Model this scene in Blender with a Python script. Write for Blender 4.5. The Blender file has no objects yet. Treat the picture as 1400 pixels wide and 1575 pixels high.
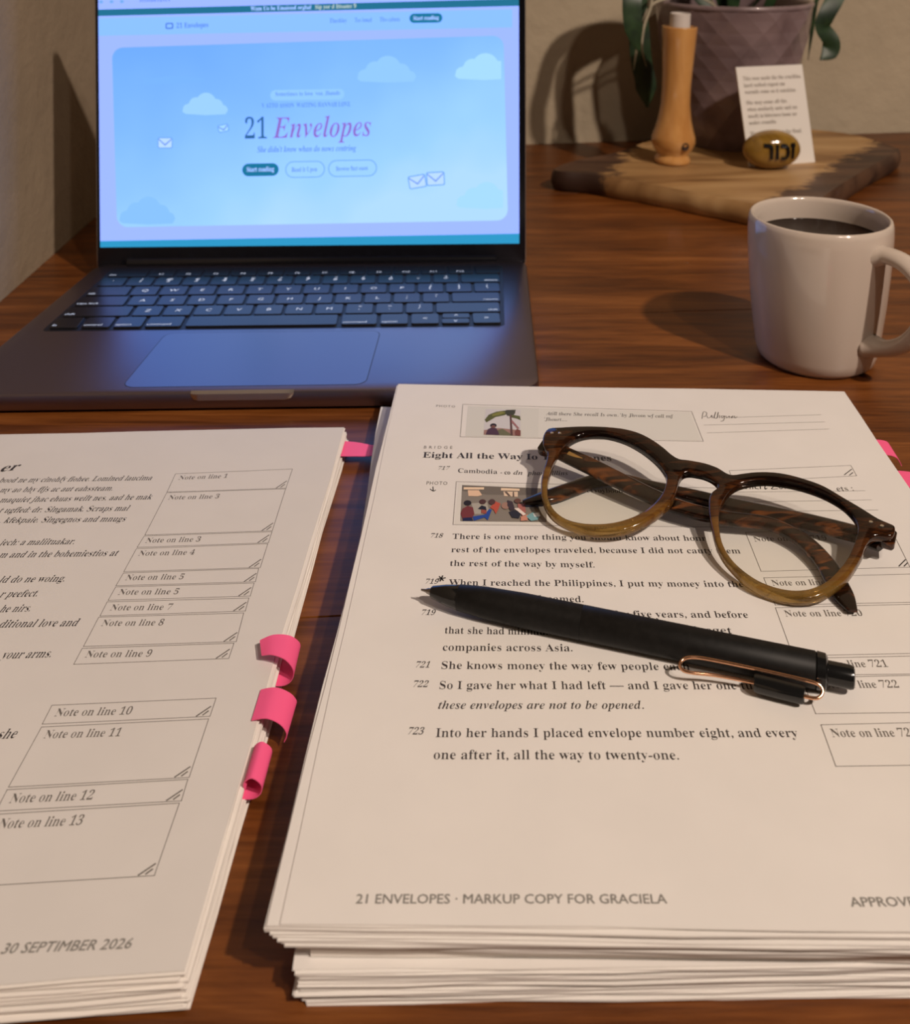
import bpy, bmesh, math, random
from mathutils import Vector, Matrix
random.seed(7)
SC = bpy.context.scene
COL = SC.collection

# ------------------------------------------------------------------ camera
# nearly level camera with a lens shift: horizon at row -156, verticals almost parallel
CX, HZ = 700.0, -156.0
TH = math.radians(6.0)
CT, ST = math.cos(TH), math.sin(TH)
FPX = 1675.0 * CT
CY = HZ + FPX * math.tan(TH)
H = 0.2512
cam = bpy.data.objects.new('camera', bpy.data.cameras.new('camera'))
COL.objects.link(cam)
cam.location = (0, 0, H)
cam.rotation_euler = (math.pi / 2 - TH, 0, 0)
cam.data.sensor_fit = 'HORIZONTAL'
cam.data.sensor_width = 36.0
cam.data.lens = 36.0 * FPX / 1400.0
cam.data.shift_y = -(787.5 - CY) / 1400.0
cam.data.clip_start = 0.01
cam.data.dof.use_dof = True
cam.data.dof.focus_distance = 0.385
cam.data.dof.aperture_fstop = 24.0
SC.camera = cam

# ------------------------------------------------------------------ world, lamps, exposure
w = bpy.data.worlds.new('room_air')
SC.world = w
w.use_nodes = True
w.node_tree.nodes['Background'].inputs[0].default_value = (0.55, 0.43, 0.34, 1)
w.node_tree.nodes['Background'].inputs[1].default_value = 0.045


def lamp(name, loc, power, radius, color):
    d = bpy.data.lights.new(name, 'POINT')
    d.energy, d.shadow_soft_size, d.color = power, radius, color
    o = bpy.data.objects.new(name, d)
    o.location = loc
    COL.objects.link(o)


lamp('ceiling_bulb', (1.30, -0.92, 2.0), 222, 0.05, (1.0, 0.83, 0.70))
lamp('ceiling_bulb', (0.85, -1.15, 2.0), 44, 0.05, (1.0, 0.83, 0.70))

SC.view_settings.view_transform = 'Standard'
SC.view_settings.look = 'None'
SC.view_settings.gamma = 1.0
SC.view_settings.use_curve_mapping = False
SC.view_settings.exposure = 0.0


# ------------------------------------------------------------------ helpers: pixels of the photo to points of the place
def U(x, y, z=0.0):
    h = H - z
    v = y - HZ
    zc = FPX * h / (v * CT)
    return Vector(((x - CX) * zc / FPX, (zc - h * ST) / CT, z))


def ray(x, y):
    yc = (y - CY) / FPX
    return Vector(((x - CX) / FPX, CT - yc * ST, -ST - yc * CT))


CAMP = Vector((0, 0, H))


def hit(x, y, p, n):
    d = ray(x, y)
    return CAMP + d * ((p - CAMP).dot(n) / d.dot(n))


def L(r, g, b):
    f = lambda c: (c / 255 / 12.92) if c / 255 <= 0.04045 else ((c / 255 + 0.055) / 1.055) ** 2.4
    return (f(r), f(g), f(b), 1.0)


# ------------------------------------------------------------------ materials
def mat(name, color, rough=0.5, metal=0.0, **kw):
    m = bpy.data.materials.new(name)
    m.use_nodes = True
    b = m.node_tree.nodes['Principled BSDF']
    b.inputs['Base Color'].default_value = tuple(color[:3]) + (1,)
    b.inputs['Roughness'].default_value = rough
    b.inputs['Metallic'].default_value = metal
    for k, v in kw.items():
        b.inputs[k.replace('_', ' ')].default_value = v
    return m


class NT:
    def __init__(s, m):
        s.t = m.node_tree
        s.b = s.t.nodes.get('Principled BSDF')

    def n(s, typ, **kw):
        x = s.t.nodes.new(typ)
        for k, v in kw.items():
            if k in x.inputs.keys():
                x.inputs[k].default_value = v
            else:
                setattr(x, k, v)
        return x

    def l(s, a, b):
        s.t.links.new(a, b)

    def coords(s, scale=(1, 1, 1), rot=(0, 0, 0), src='pos'):
        if src == 'pos':
            o = s.n('ShaderNodeNewGeometry').outputs['Position']
        else:
            o = s.n('ShaderNodeTexCoord').outputs['Object']
        mp = s.n('ShaderNodeMapping')
        mp.inputs['Scale'].default_value = scale
        mp.inputs['Rotation'].default_value = rot
        s.l(o, mp.inputs['Vector'])
        return mp

    def ramp(s, stops, fac):
        r = s.n('ShaderNodeValToRGB')
        e = r.color_ramp.elements
        while len(e) < len(stops):
            e.new(0.5)
        for i, (p, c) in enumerate(stops):
            e[i].position = p
            e[i].color = tuple(c[:3]) + (1,)
        s.l(fac, r.inputs[0])
        return r

    def bump(s, h, strength, dist):
        b = s.n('ShaderNodeBump')
        b.inputs['Strength'].default_value = strength
        b.inputs['Distance'].default_value = dist
        s.l(h, b.inputs['Height'])
        s.l(b.outputs[0], s.b.inputs['Normal'])
        return b


def emit(name, color, strength=1.0):
    m = bpy.data.materials.new(name)
    m.use_nodes = True
    t = m.node_tree
    t.nodes.clear()
    e = t.nodes.new('ShaderNodeEmission')
    e.inputs[0].default_value = color
    e.inputs[1].default_value = strength
    o = t.nodes.new('ShaderNodeOutputMaterial')
    t.links.new(e.outputs[0], o.inputs[0])
    return m


def LE(r, g, b):
    c = L(r, g, b)
    return (c[0], c[1], c[2] * (1.0 if b < 245 else 1.45), 1.0)


def wood_table():
    m = mat('table_wood', (0.2, 0.08, 0.03), 0.36, Specular_IOR_Level=0.38)
    N = NT(m)
    info = N.n('ShaderNodeObjectInfo')
    sh = N.n('ShaderNodeVectorMath', operation='SCALE')
    geo = N.n('ShaderNodeNewGeometry')
    cmb = N.n('ShaderNodeCombineXYZ')
    mul = N.n('ShaderNodeMath', operation='MULTIPLY')
    mul.inputs[1].default_value = 7.0
    N.l(info.outputs['Random'], mul.inputs[0])
    N.l(mul.outputs[0], cmb.inputs[0])
    N.l(mul.outputs[0], cmb.inputs[2])
    add = N.n('ShaderNodeVectorMath', operation='ADD')
    N.l(geo.outputs['Position'], add.inputs[0])
    N.l(cmb.outputs[0], add.inputs[1])
    mp = N.n('ShaderNodeMapping')
    mp.inputs['Rotation'].default_value = (0, 0, math.radians(-4))
    mp.inputs['Scale'].default_value = (7, 60, 7)
    N.l(add.outputs[0], mp.inputs[0])
    n1 = N.n('ShaderNodeTexNoise', Scale=1.0, Detail=6.0, Roughness=0.6, Distortion=0.6)
    N.l(mp.outputs[0], n1.inputs[0])
    mp2 = N.n('ShaderNodeMapping')
    mp2.inputs['Rotation'].default_value = (0, 0, math.radians(-4))
    mp2.inputs['Scale'].default_value = (30, 520, 30)
    N.l(add.outputs[0], mp2.inputs[0])
    n2 = N.n('ShaderNodeTexNoise', Scale=1.0, Detail=4.0, Roughness=0.6)
    N.l(mp2.outputs[0], n2.inputs[0])
    mix = N.n('ShaderNodeMath', operation='MULTIPLY_ADD')
    mix.inputs[1].default_value = 0.35
    N.l(n2.outputs[0], mix.inputs[0])
    s2 = N.n('ShaderNodeMath', operation='MULTIPLY')
    s2.inputs[1].default_value = 0.75
    N.l(n1.outputs[0], s2.inputs[0])
    N.l(s2.outputs[0], mix.inputs[2])
    r = N.ramp([(0.32, (0.028, 0.0075, 0.0015)), (0.47, (0.082, 0.0225, 0.0036)), (0.6, (0.150, 0.046, 0.0085)), (0.76, (0.25, 0.088, 0.020))], mix.outputs[0])
    hv = N.n('ShaderNodeHueSaturation')
    hv.inputs['Saturation'].default_value = 1.0
    mr = N.n('ShaderNodeMapRange')
    mr.inputs['To Min'].default_value = 0.8
    mr.inputs['To Max'].default_value = 1.2
    N.l(info.outputs['Random'], mr.inputs[0])
    N.l(mr.outputs[0], hv.inputs['Value'])
    N.l(r.outputs[0], hv.inputs['Color'])
    N.l(hv.outputs[0], N.b.inputs['Base Color'])
    N.bump(mix.outputs[0], 0.25, 0.0004)
    rr = N.n('ShaderNodeMapRange')
    rr.inputs['To Min'].default_value = 0.3
    rr.inputs['To Max'].default_value = 0.48
    N.l(n2.outputs[0], rr.inputs[0])
    N.l(rr.outputs[0], N.b.inputs['Roughness'])
    return m


def plaster(name, c):
    m = mat(name, c, 0.9)
    N = NT(m)
    mp = N.coords((1, 1, 1))
    n1 = N.n('ShaderNodeTexNoise', Scale=55.0, Detail=5.0, Roughness=0.6)
    n2 = N.n('ShaderNodeTexNoise', Scale=9.0, Detail=3.0)
    N.l(mp.outputs[0], n1.inputs[0])
    N.l(mp.outputs[0], n2.inputs[0])
    a = N.n('ShaderNodeMath', operation='MULTIPLY_ADD')
    a.inputs[1].default_value = 0.35
    N.l(n1.outputs[0], a.inputs[0])
    N.l(n2.outputs[0], a.inputs[2])
    N.bump(a.outputs[0], 0.7, 0.006)
    d = tuple(x * 0.86 for x in c[:3])
    r = N.ramp([(0.35, d), (0.65, c)], n2.outputs[0])
    N.l(r.outputs[0], N.b.inputs['Base Color'])
    return m


def paper(name, c, rough=0.75):
    m = mat(name, c, rough)
    N = NT(m)
    mp = N.coords()
    n = N.n('ShaderNodeTexNoise', Scale=45.0, Detail=3.0)
    N.l(mp.outputs[0], n.inputs[0])
    r = N.ramp([(0.3, tuple(x * 0.965 for x in c[:3])), (0.7, c)], n.outputs[0])
    N.l(r.outputs[0], N.b.inputs['Base Color'])
    N.bump(n.outputs[0], 0.08, 0.002)
    return m


def tortoise():
    m = mat('tortoiseshell', (0.05, 0.02, 0.01), 0.14, IOR=1.38)
    N = NT(m)
    tc = N.n('ShaderNodeTexCoord')
    mp = N.n('ShaderNodeMapping')
    mp.inputs['Scale'].default_value = (60, 200, 200)
    mp.inputs['Rotation'].default_value = (0.3, 0.2, 0.5)
    N.l(tc.outputs['Object'], mp.inputs[0])
    n = N.n('ShaderNodeTexNoise', Scale=1.0, Detail=3.0, Distortion=1.2)
    N.l(mp.outputs[0], n.inputs[0])
    r = N.ramp([(0.47, (0.008, 0.0035, 0.002)), (0.56, (0.035, 0.010, 0.004)), (0.68, (0.16, 0.05, 0.012))], n.outputs[0])
    N.l(r.outputs[0], N.b.inputs['Base Color'])
    N.b.inputs['Transmission Weight'].default_value = 0.0
    N.b.inputs['Coat Weight'].default_value = 0.0
    return m


def tortoise_front():
    # dark tortoise along the top of the frame, fading to clear amber acetate in the lower rims (colour attribute 'fade')
    m = mat('fading_tortoiseshell', (0.05, 0.02, 0.01), 0.1, IOR=1.42)
    N = NT(m)
    at = N.n('ShaderNodeAttribute', attribute_name='fade')
    tc = N.n('ShaderNodeTexCoord')
    mp = N.n('ShaderNodeMapping')
    mp.inputs['Scale'].default_value = (40, 260, 260)
    mp.inputs['Rotation'].default_value = (0.2, 0.1, 0.55)
    N.l(tc.outputs['Object'], mp.inputs[0])
    n = N.n('ShaderNodeTexNoise', Scale=1.0, Detail=3.0, Distortion=1.0)
    N.l(mp.outputs[0], n.inputs[0])
    a = N.n('ShaderNodeMath', operation='MULTIPLY_ADD')
    a.inputs[1].default_value = 0.55
    N.l(n.outputs[0], a.inputs[0])
    N.l(at.outputs['Fac'], a.inputs[2])
    K = (0.007, 0.003, 0.002)
    r = N.ramp([(0.18, K), (0.27, (0.030, 0.009, 0.0035)), (0.31, K), (0.42, K), (0.47, (0.045, 0.014, 0.0045)), (0.53, (0.014, 0.0055, 0.003)), (0.61, (0.075, 0.024, 0.006)), (0.68, (0.035, 0.013, 0.005)), (0.79, (0.17, 0.075, 0.016)), (0.90, (0.27, 0.14, 0.028)), (1.0, (0.40, 0.25, 0.07))], a.outputs[0])
    N.l(r.outputs[0], N.b.inputs['Base Color'])
    tr = N.n('ShaderNodeMapRange')
    tr.inputs['From Min'].default_value = 0.72
    tr.inputs['From Max'].default_value = 1.05
    tr.inputs['To Min'].default_value = 0.0
    tr.inputs['To Max'].default_value = 0.85
    N.l(a.outputs[0], tr.inputs[0])
    N.l(tr.outputs[0], N.b.inputs['Transmission Weight'])
    N.b.inputs['Coat Weight'].default_value = 0.0
    return m


def lens_mat():
    m = bpy.data.materials.new('spectacle_lens')
    m.use_nodes = True
    t = m.node_tree
    t.nodes.clear()
    tr = t.nodes.new('ShaderNodeBsdfTransparent')
    tr.inputs[0].default_value = (0.985, 0.985, 0.975, 1)
    g = t.nodes.new('ShaderNodeBsdfGlossy')
    g.inputs['Roughness'].default_value = 0.03
    mx = t.nodes.new('ShaderNodeMixShader')
    mx.inputs[0].default_value = 0.022
    t.links.new(tr.outputs[0], mx.inputs[1])
    t.links.new(g.outputs[0], mx.inputs[2])
    o = t.nodes.new('ShaderNodeOutputMaterial')
    t.links.new(mx.outputs[0], o.inputs[0])
    return m


def noise_color(name, stops, scale, rough, vscale=(1, 1, 1), bump=0.0, bd=0.001, src='obj', distortion=0.5, **kw):
    m = mat(name, stops[0][1], rough, **kw)
    N = NT(m)
    mp = N.coords(vscale, src=src)
    n = N.n('ShaderNodeTexNoise', Scale=scale, Detail=5.0, Distortion=distortion)
    N.l(mp.outputs[0], n.inputs[0])
    r = N.ramp(stops, n.outputs[0])
    N.l(r.outputs[0], N.b.inputs['Base Color'])
    if bump:
        N.bump(n.outputs[0], bump, bd)
    return m


M = {}
M['table'] = wood_table()
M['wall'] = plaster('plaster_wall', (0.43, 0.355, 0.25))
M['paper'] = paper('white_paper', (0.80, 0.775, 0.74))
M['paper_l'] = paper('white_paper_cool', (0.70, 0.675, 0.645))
M['edge'] = paper('paper_edge', (0.83, 0.79, 0.74))
M['ink'] = mat('black_ink', (0.035, 0.028, 0.026), 0.7)
M['ink_g'] = mat('grey_ink', (0.15, 0.135, 0.12), 0.7)
M['ink_f'] = mat('footer_ink', (0.23, 0.22, 0.2), 0.7)
M['rule'] = mat('rule_ink', (0.22, 0.2, 0.185), 0.7)
M['panel'] = mat('pale_print_panel', (0.66, 0.655, 0.61), 0.75)
M['flag'] = mat('pink_flag', (0.95, 0.115, 0.29), 0.55)
NTf = NT(M['flag'])
NTf.b.inputs['Subsurface Weight'].default_value = 0.0
M['tort'] = tortoise()
M['tortf'] = tortoise_front()
M['lens'] = lens_mat()
M['steel'] = mat('steel_rivet', (0.75, 0.72, 0.68), 0.25, 1.0)
M['brass'] = mat('brass_wire', (0.8, 0.55, 0.22), 0.3, 1.0)
M['pen'] = noise_color('matte_black_pen', [(0.4, (0.006, 0.0058, 0.0055)), (0.7, (0.010, 0.0095, 0.009))], 400, 0.5, IOR=1.3)
M['pen_gloss'] = mat('gloss_black_plastic', (0.008, 0.008, 0.008), 0.16)
M['pen_tip'] = mat('gunmetal_tip', (0.28, 0.25, 0.23), 0.3, 1.0)
M['rose'] = mat('rose_gold_wire', (0.88, 0.48, 0.29), 0.2, 1.0)
M['ceramic'] = mat('white_glazed_ceramic', (0.55, 0.47, 0.40), 0.14, Coat_Weight=0.3)
M['coffee'] = mat('black_coffee', (0.010, 0.004, 0.002), 0.05, IOR=1.33, Specular_IOR_Level=0.3)
M['alu'] = mat('dark_grey_aluminium', (0.265, 0.222, 0.255), 0.33, 1.0)
M['alu_edge'] = mat('polished_aluminium_edge', (0.62, 0.59, 0.55), 0.33, 1.0)
M['well'] = mat('keyboard_well', (0.004, 0.004, 0.005), 0.5)
M['key'] = mat('black_key', (0.010, 0.010, 0.013), 0.28, IOR=1.5)
M['legend'] = emit('backlit_legend', (0.60, 0.65, 0.82, 1), 1.1)
M['bezel'] = mat('black_bezel_glass', (0.004, 0.004, 0.006), 0.18)
M['seam'] = mat('dark_seam', (0.02, 0.02, 0.025), 0.6)
M['rubber'] = mat('black_rubber', (0.01, 0.01, 0.01), 0.8)
M['pot'] = noise_color('mauve_glazed_pot', [(0.35, (0.15, 0.105, 0.11)), (0.7, (0.24, 0.175, 0.18))], 30, 0.33, Coat_Weight=0.3)
M['soil'] = noise_color('potting_soil', [(0.3, (0.012, 0.007, 0.004)), (0.7, (0.05, 0.03, 0.018))], 200, 0.95, bump=1.0, bd=0.004)
M['leaf'] = noise_color('dark_green_leaf', [(0.35, (0.006, 0.020, 0.008)), (0.7, (0.022, 0.055, 0.016))], 60, 0.45)
M['stem'] = mat('pale_dry_stem', (0.42, 0.37, 0.27), 0.6)
M['vase'] = noise_color('honey_lacquered_wood', [(0.3, (0.47, 0.215, 0.060)), (0.7, (0.62, 0.33, 0.11))], 40, 0.12, (2, 2, 0.5), Coat_Weight=0.7)
M['tube'] = mat('frosted_glass_tube', (0.62, 0.57, 0.53), 0.45)
M['hole'] = mat('dark_drilled_hole', (0.03, 0.012, 0.005), 0.8)
M['card'] = mat('white_card', (0.80, 0.77, 0.72), 0.6)
M['card_ink'] = mat('card_ink', (0.30, 0.26, 0.22), 0.7)
M['stone'] = noise_color('ochre_polished_stone', [(0.3, (0.13, 0.065, 0.010)), (0.5, (0.25, 0.14, 0.022)), (0.72, (0.36, 0.21, 0.045))], 45, 0.13, bump=0.05, bd=0.001, Coat_Weight=0.6)
M['paint'] = mat('black_paint', (0.006, 0.005, 0.005), 0.25)


def board_wood():
    m = mat('olive_wood', (0.4, 0.25, 0.1), 0.5)
    N = NT(m)
    mp = N.coords((6, 32, 22), (0, 0, math.radians(-12)))
    n = N.n('ShaderNodeTexNoise', Scale=1.0, Detail=6.0, Distortion=0.8)
    N.l(mp.outputs[0], n.inputs[0])
    r = N.ramp([(0.33, (0.20, 0.10, 0.035)), (0.5, (0.36, 0.205, 0.08)), (0.68, (0.48, 0.30, 0.135))], n.outputs[0])
    at = N.n('ShaderNodeAttribute', attribute_name='heart')
    nz = N.n('ShaderNodeTexNoise', Scale=38.0, Detail=5.0, Roughness=0.65)
    N.l(N.coords((1, 2.2, 1)).outputs[0], nz.inputs[0])
    ma = N.n('ShaderNodeMath', operation='MULTIPLY_ADD')
    ma.inputs[1].default_value = 0.7
    N.l(nz.outputs[0], ma.inputs[0])
    N.l(at.outputs['Fac'], ma.inputs[2])
    cr = N.ramp([(0.72, (0, 0, 0)), (0.80, (1, 1, 1))], ma.outputs[0])
    dk = N.ramp([(0.4, (0.035, 0.016, 0.010)), (0.62, (0.10, 0.05, 0.027))], n.outputs[0])
    mx = N.n('ShaderNodeMix', data_type='RGBA')
    N.l(cr.outputs[0], mx.inputs[0])
    N.l(r.outputs[0], mx.inputs[6])
    N.l(dk.outputs[0], mx.inputs[7])
    N.l(mx.outputs[2], N.b.inputs['Base Color'])
    N.bump(n.outputs[0], 0.3, 0.001)
    return m


M['board'] = board_wood()


# ------------------------------------------------------------------ object helpers
WLOC = {}


def link(o, parent):
    COL.objects.link(o)
    if parent is not None:
        o.parent = parent
        o.matrix_parent_inverse = Matrix.Translation(-WLOC[parent.name])


def thing(name, label, cat, loc, group=None, kind=None):
    o = bpy.data.objects.new(name, None)
    o.empty_display_size = 0.01
    o.location = loc
    COL.objects.link(o)
    WLOC[o.name] = Vector(loc)
    tag(o, label, cat, group, kind)
    return o


def tag(o, label=None, cat=None, group=None, kind=None):
    if label: o['label'] = label
    if cat: o['category'] = cat
    if group: o['group'] = group
    if kind: o['kind'] = kind
    return o


def obj(name, V, F, m, parent=None, smooth=False, label=None, mats=None, midx=None, sharp=None):
    V = [Vector(v) for v in V]
    lo = Vector([min(v[i] for v in V) for i in range(3)])
    hi = Vector([max(v[i] for v in V) for i in range(3)])
    c = (lo + hi) / 2
    me = bpy.data.meshes.new(name)
    me.from_pydata([tuple(v - c) for v in V], [], F)
    for mm in (mats or [m]):
        me.materials.append(mm)
    if midx:
        for p, i in zip(me.polygons, midx):
            p.material_index = i
    if smooth:
        me.polygons.foreach_set('use_smooth', [True] * len(me.polygons))
        if sharp:
            me.set_sharp_from_angle(angle=math.radians(sharp))
    me.update()
    o = bpy.data.objects.new(name, me)
    o.location = c
    link(o, parent)
    WLOC[o.name] = c
    if label:
        o['label'] = label
    return o


def struct(name, V, F, m, parent=None):
    o = obj(name, V, F, m, parent)
    o['kind'] = 'structure'
    return o


def prism(poly, a, b):
    """poly: list of points (Vector); a, b offsets: front/back. returns V,F of closed prism"""
    n = len(poly)
    V = [p + a for p in poly] + [p + b for p in poly]
    F = [list(range(n)), list(range(2 * n - 1, n - 1, -1))]
    for i in range(n):
        j = (i + 1) % n
        F.append([i, n + i, n + j, j])
    return V, F


def loft(rings, closed=True, caps=True):
    n = len(rings[0])
    V = [p for r in rings for p in r]
    F = []
    for k in range(len(rings) - 1):
        for i in range(n if closed else n - 1):
            j = (i + 1) % n
            F.append([k * n + i, k * n + j, (k + 1) * n + j, (k + 1) * n + i])
    if caps and closed:
        F.append(list(range(n - 1, -1, -1)))
        F.append([(len(rings) - 1) * n + i for i in range(n)])
    return V, F


def lathe(prof, c, seg=48, axis=None, caps=True):
    """prof: [(r,z)], around vertical axis at c; axis = tilt vector"""
    ax = (axis or Vector((0, 0, 1))).normalized()
    e1 = ax.orthogonal().normalized()
    e2 = ax.cross(e1)
    rings = []
    for r, z in prof:
        rings.append([c + ax * z + (e1 * math.cos(t) + e2 * math.sin(t)) * r for t in [2 * math.pi * i / seg for i in range(seg)]])
    return loft(rings, True, caps)


def sweep(path, wfun, section, up, caps=True):
    """section: list of (a,b) unit profile; wfun(t)->(sa,sb); a along side vector, b along up vector"""
    rings = []
    n = len(path)
    for i, p in enumerate(path):
        t = (path[min(i + 1, n - 1)] - path[max(i - 1, 0)]).normalized()
        u = up(i / (n - 1)) if callable(up) else up
        s = t.cross(u).normalized()
        b = s.cross(t).normalized()
        sa, sb = wfun(i / (n - 1))
        rings.append([p + s * (x * sa) + b * (y * sb) for x, y in section])
    return loft(rings, True, caps)


def catmull(pts, k=6, closed=False):
    out = []
    n = len(pts)
    rng = range(n if closed else n - 1)
    for i in rng:
        g = (lambda j: pts[j % n]) if closed else (lambda j: pts[max(0, min(n - 1, j))])
        p0, p1, p2, p3 = g(i - 1), g(i), g(i + 1), g(i + 2)
        for q in range(k):
            t = q / k
            out.append(0.5 * ((2 * p1) + (p2 - p0) * t + (2 * p0 - 5 * p1 + 4 * p2 - p3) * t * t + (3 * p1 - p0 - 3 * p2 + p3) * t ** 3))
    if not closed:
        out.append(pts[-1])
    return out


CIRC = lambda n: [(math.cos(2 * math.pi * i / n), math.sin(2 * math.pi * i / n)) for i in range(n)]


def rrect(w, d, r, seg=5):
    """rounded rectangle polygon, centred"""
    P = []
    for cx, cy, a0 in ((w / 2 - r, d / 2 - r, 0), (-w / 2 + r, d / 2 - r, 90), (-w / 2 + r, -d / 2 + r, 180), (w / 2 - r, -d / 2 + r, 270)):
        for i in range(seg + 1):
            a = math.radians(a0 + 90 * i / seg)
            P.append((cx + r * math.cos(a), cy + r * math.sin(a)))
    return P


def slab(w, d, r, z0, z1, bev, fr, seg=5):
    """rounded slab with bevelled top and bottom edges; fr maps local (x,y,z) to world"""
    rings = []
    for ins, z in ((bev, z0), (bev * 0.3, z0 + bev * 0.3), (0, z0 + bev), (0, z1 - bev), (bev * 0.3, z1 - bev * 0.3), (bev, z1)):
        rings.append([fr(x, y, z) for x, y in rrect(w - 2 * ins, d - 2 * ins, max(r - ins, 1e-4), seg)])
    return loft(rings)


# ------------------------------------------------------------------ lettering
def glyphs(s, mode):
    if mode in ('s', 'sb', 'hb'):
        return s
    o = ''
    for c in s:
        if c.isascii() and c.isalpha():
            if mode == 'i' and c == 'h':
                o += '\u210e'
                continue
            up, lo = {'r': (0x1d400, 0x1d41a), 'b': (0x1d400, 0x1d41a), 'i': (0x1d434, 0x1d44e), 'bi': (0x1d468, 0x1d482)}[mode]
            o += chr((up if c.isupper() else lo) + ord(c) - (65 if c.isupper() else 97))
        elif c.isascii() and c.isdigit():
            o += chr(0x1d7ce + int(c))
        else:
            o += c
    return o


TMP = bpy.data.scenes.new('lettering_bench')      # empty side scene: text curves become meshes here, removed at the end
TCACHE = {}


def text_shape(s, mode, spacing=1.0, res=2):
    key = (s, mode, spacing)
    if key in TCACHE:
        return TCACHE[key]
    c = bpy.data.curves.new('lettering', 'FONT')
    c.body = glyphs(s, mode)
    c.resolution_u = res
    c.space_character = spacing
    o = bpy.data.objects.new('lettering', c)
    TMP.collection.objects.link(o)
    TMP.view_layers[0].update()
    dg = TMP.view_layers[0].depsgraph
    me = bpy.data.meshes.new_from_object(o.evaluated_get(dg))
    V = [[v.co.x, v.co.y] for v in me.vertices]
    F = [list(p.vertices) for p in me.polygons]
    bpy.data.objects.remove(o)
    bpy.data.curves.remove(c)
    bpy.data.meshes.remove(me)
    if mode in ('r', 'sb', 'i', 'bi', 'hb') and V:
        # thin the upright strokes of the bold serif face to a book weight, hairlines stay
        cnt = {}
        for f in F:
            a = sum(V[f[i]][0] * V[f[(i + 1) % len(f)]][1] - V[f[(i + 1) % len(f)]][0] * V[f[i]][1] for i in range(len(f)))
            g = f if a > 0 else f[::-1]
            for i in range(len(g)):
                cnt[(g[i], g[(i + 1) % len(g)])] = 1
        nx = {}
        for (a, b) in cnt:
            if (b, a) not in cnt:
                dx, dy = V[b][0] - V[a][0], V[b][1] - V[a][1]
                ln = math.hypot(dx, dy) or 1
                for q in (a, b):
                    n = nx.setdefault(q, [0, 0])
                    n[0] += dy
                    n[1] -= dx
        comp = list(range(len(V)))

        def find(a):
            while comp[a] != a:
                comp[a] = comp[comp[a]]
                a = comp[a]
            return a
        for f in F:
            for q in f[1:]:
                comp[find(q)] = find(f[0])
        ext = {}
        for q, v in enumerate(V):
            e = ext.setdefault(find(q), [9, -9])
            e[0], e[1] = min(e[0], v[1]), max(e[1], v[1])
        for q, n in nx.items():
            e = ext[find(q)]
            if mode not in ('sb', 'hb') and e[1] - e[0] < 0.25:
                continue
            ln = math.hypot(*n)
            if ln > 1e-6:
                if mode in ('r', 'bi'):
                    V[q][0] -= (0.018 if mode == 'r' else 0.011) * n[0] / ln
                elif mode == 'hb':
                    V[q][0] += 0.045 * n[0] / ln
                    V[q][1] += 0.032 * n[1] / ln
                else:
                    V[q][0] += 0.016 * n[0] / ln
                    V[q][1] += 0.014 * n[1] / ln
    if mode == 'i' and False:
        pass
    x0 = min(v[0] for v in V)
    x1 = max(v[0] for v in V)
    TCACHE[key] = ([(v[0] - x0, v[1]) for v in V], F, x1 - x0)
    return TCACHE[key]


def text_on(name, s, mode, P0, P1, em, up, m, parent, lift, spacing=1.0, shear=0.0):
    V, F, wd = text_shape(s, mode, spacing)
    ex = (P1 - P0) / wd
    return obj(name, [P0 + ex * (x + shear * y * em / max(ex.length, 1e-9)) + up * (y * em) + lift for x, y in V], F, m, parent)


# ================================================================== SETTING
PUP = Vector((79 * CT / FPX, 1, 0)).normalized()          # long direction of the pages on the table
WB0, WB1 = U(805, 222), U(1400, 203)
wd_ = (WB1 - WB0).normalized()
wn = Vector((wd_.y, -wd_.x, 0))
LW0, LW1 = U(0, 452), U(145, 344)
lwx = (LW0.x + LW1.x) / 2
cor = WB0 + wd_ * ((lwx - WB0.x) / wd_.x)
far = WB0 + wd_ * 1.5


def wall(name, a, b, n, m):
    poly = [a, b, b + Vector((0, 0, 1.6)), a + Vector((0, 0, 1.6))]
    dz = Vector((0, 0, -0.03))
    poly = [a + dz, b + dz, poly[2], poly[3]]
    V, F = prism(poly, Vector((0, 0, 0)), n * -0.06)
    return struct(name, V, F, m)


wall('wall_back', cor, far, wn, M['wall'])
wall('wall_left', Vector((lwx, -0.5, 0)), cor, Vector((1, 0, 0)), plaster('darker_plaster_wall', (0.29, 0.225, 0.155)))  # left wall plaster is set to a darker tone than the back wall's

table = thing('table', 'dark reddish-brown wooden plank table under the laptop and papers', 'table', (0.25, 0.45, -0.03))
sa = math.radians(4.2)
sd = Vector((math.cos(sa), math.sin(sa), 0))
s0 = U(820, 485)
cuts = [s0.y + (lwx - s0.x) * math.tan(sa) + k * 0.27 for k in range(-3, 3)]


def wall_y(x):
    return WB0.y + (x - WB0.x) * wd_.y / wd_.x - 0.0006


XR = 0.95
xs = [lwx + 0.0006 + (XR - lwx) * i / 10 for i in range(11)]
for k in range(len(cuts)):
    y0 = cuts[k]
    lower = [Vector((x, y0 + (x - lwx) * math.tan(sa) + 0.0004, 0)) for x in xs]
    if k + 1 < len(cuts):
        upper = [Vector((x, min(cuts[k + 1] + (x - lwx) * math.tan(sa) - 0.0004, wall_y(x)), 0)) for x in xs]
    else:
        upper = [Vector((x, wall_y(x), 0)) for x in xs]
    if lower[0].y > upper[0].y - 0.01:
        continue
    rings = []
    for ins, z in ((0, -0.03), (0, -0.0003), (0.0001, 0)):
        lo = [p + Vector((0, ins, z)) for p in lower]
        hi = [p + Vector((0, -ins, z)) for p in upper]
        rings.append(lo + hi[::-1])
    V, F = loft(rings)
    obj('plank', V, F, M['table'], table)

# ================================================================== PAPER STACKS
ZT, ZL = 0.0178, 0.0084


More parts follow.
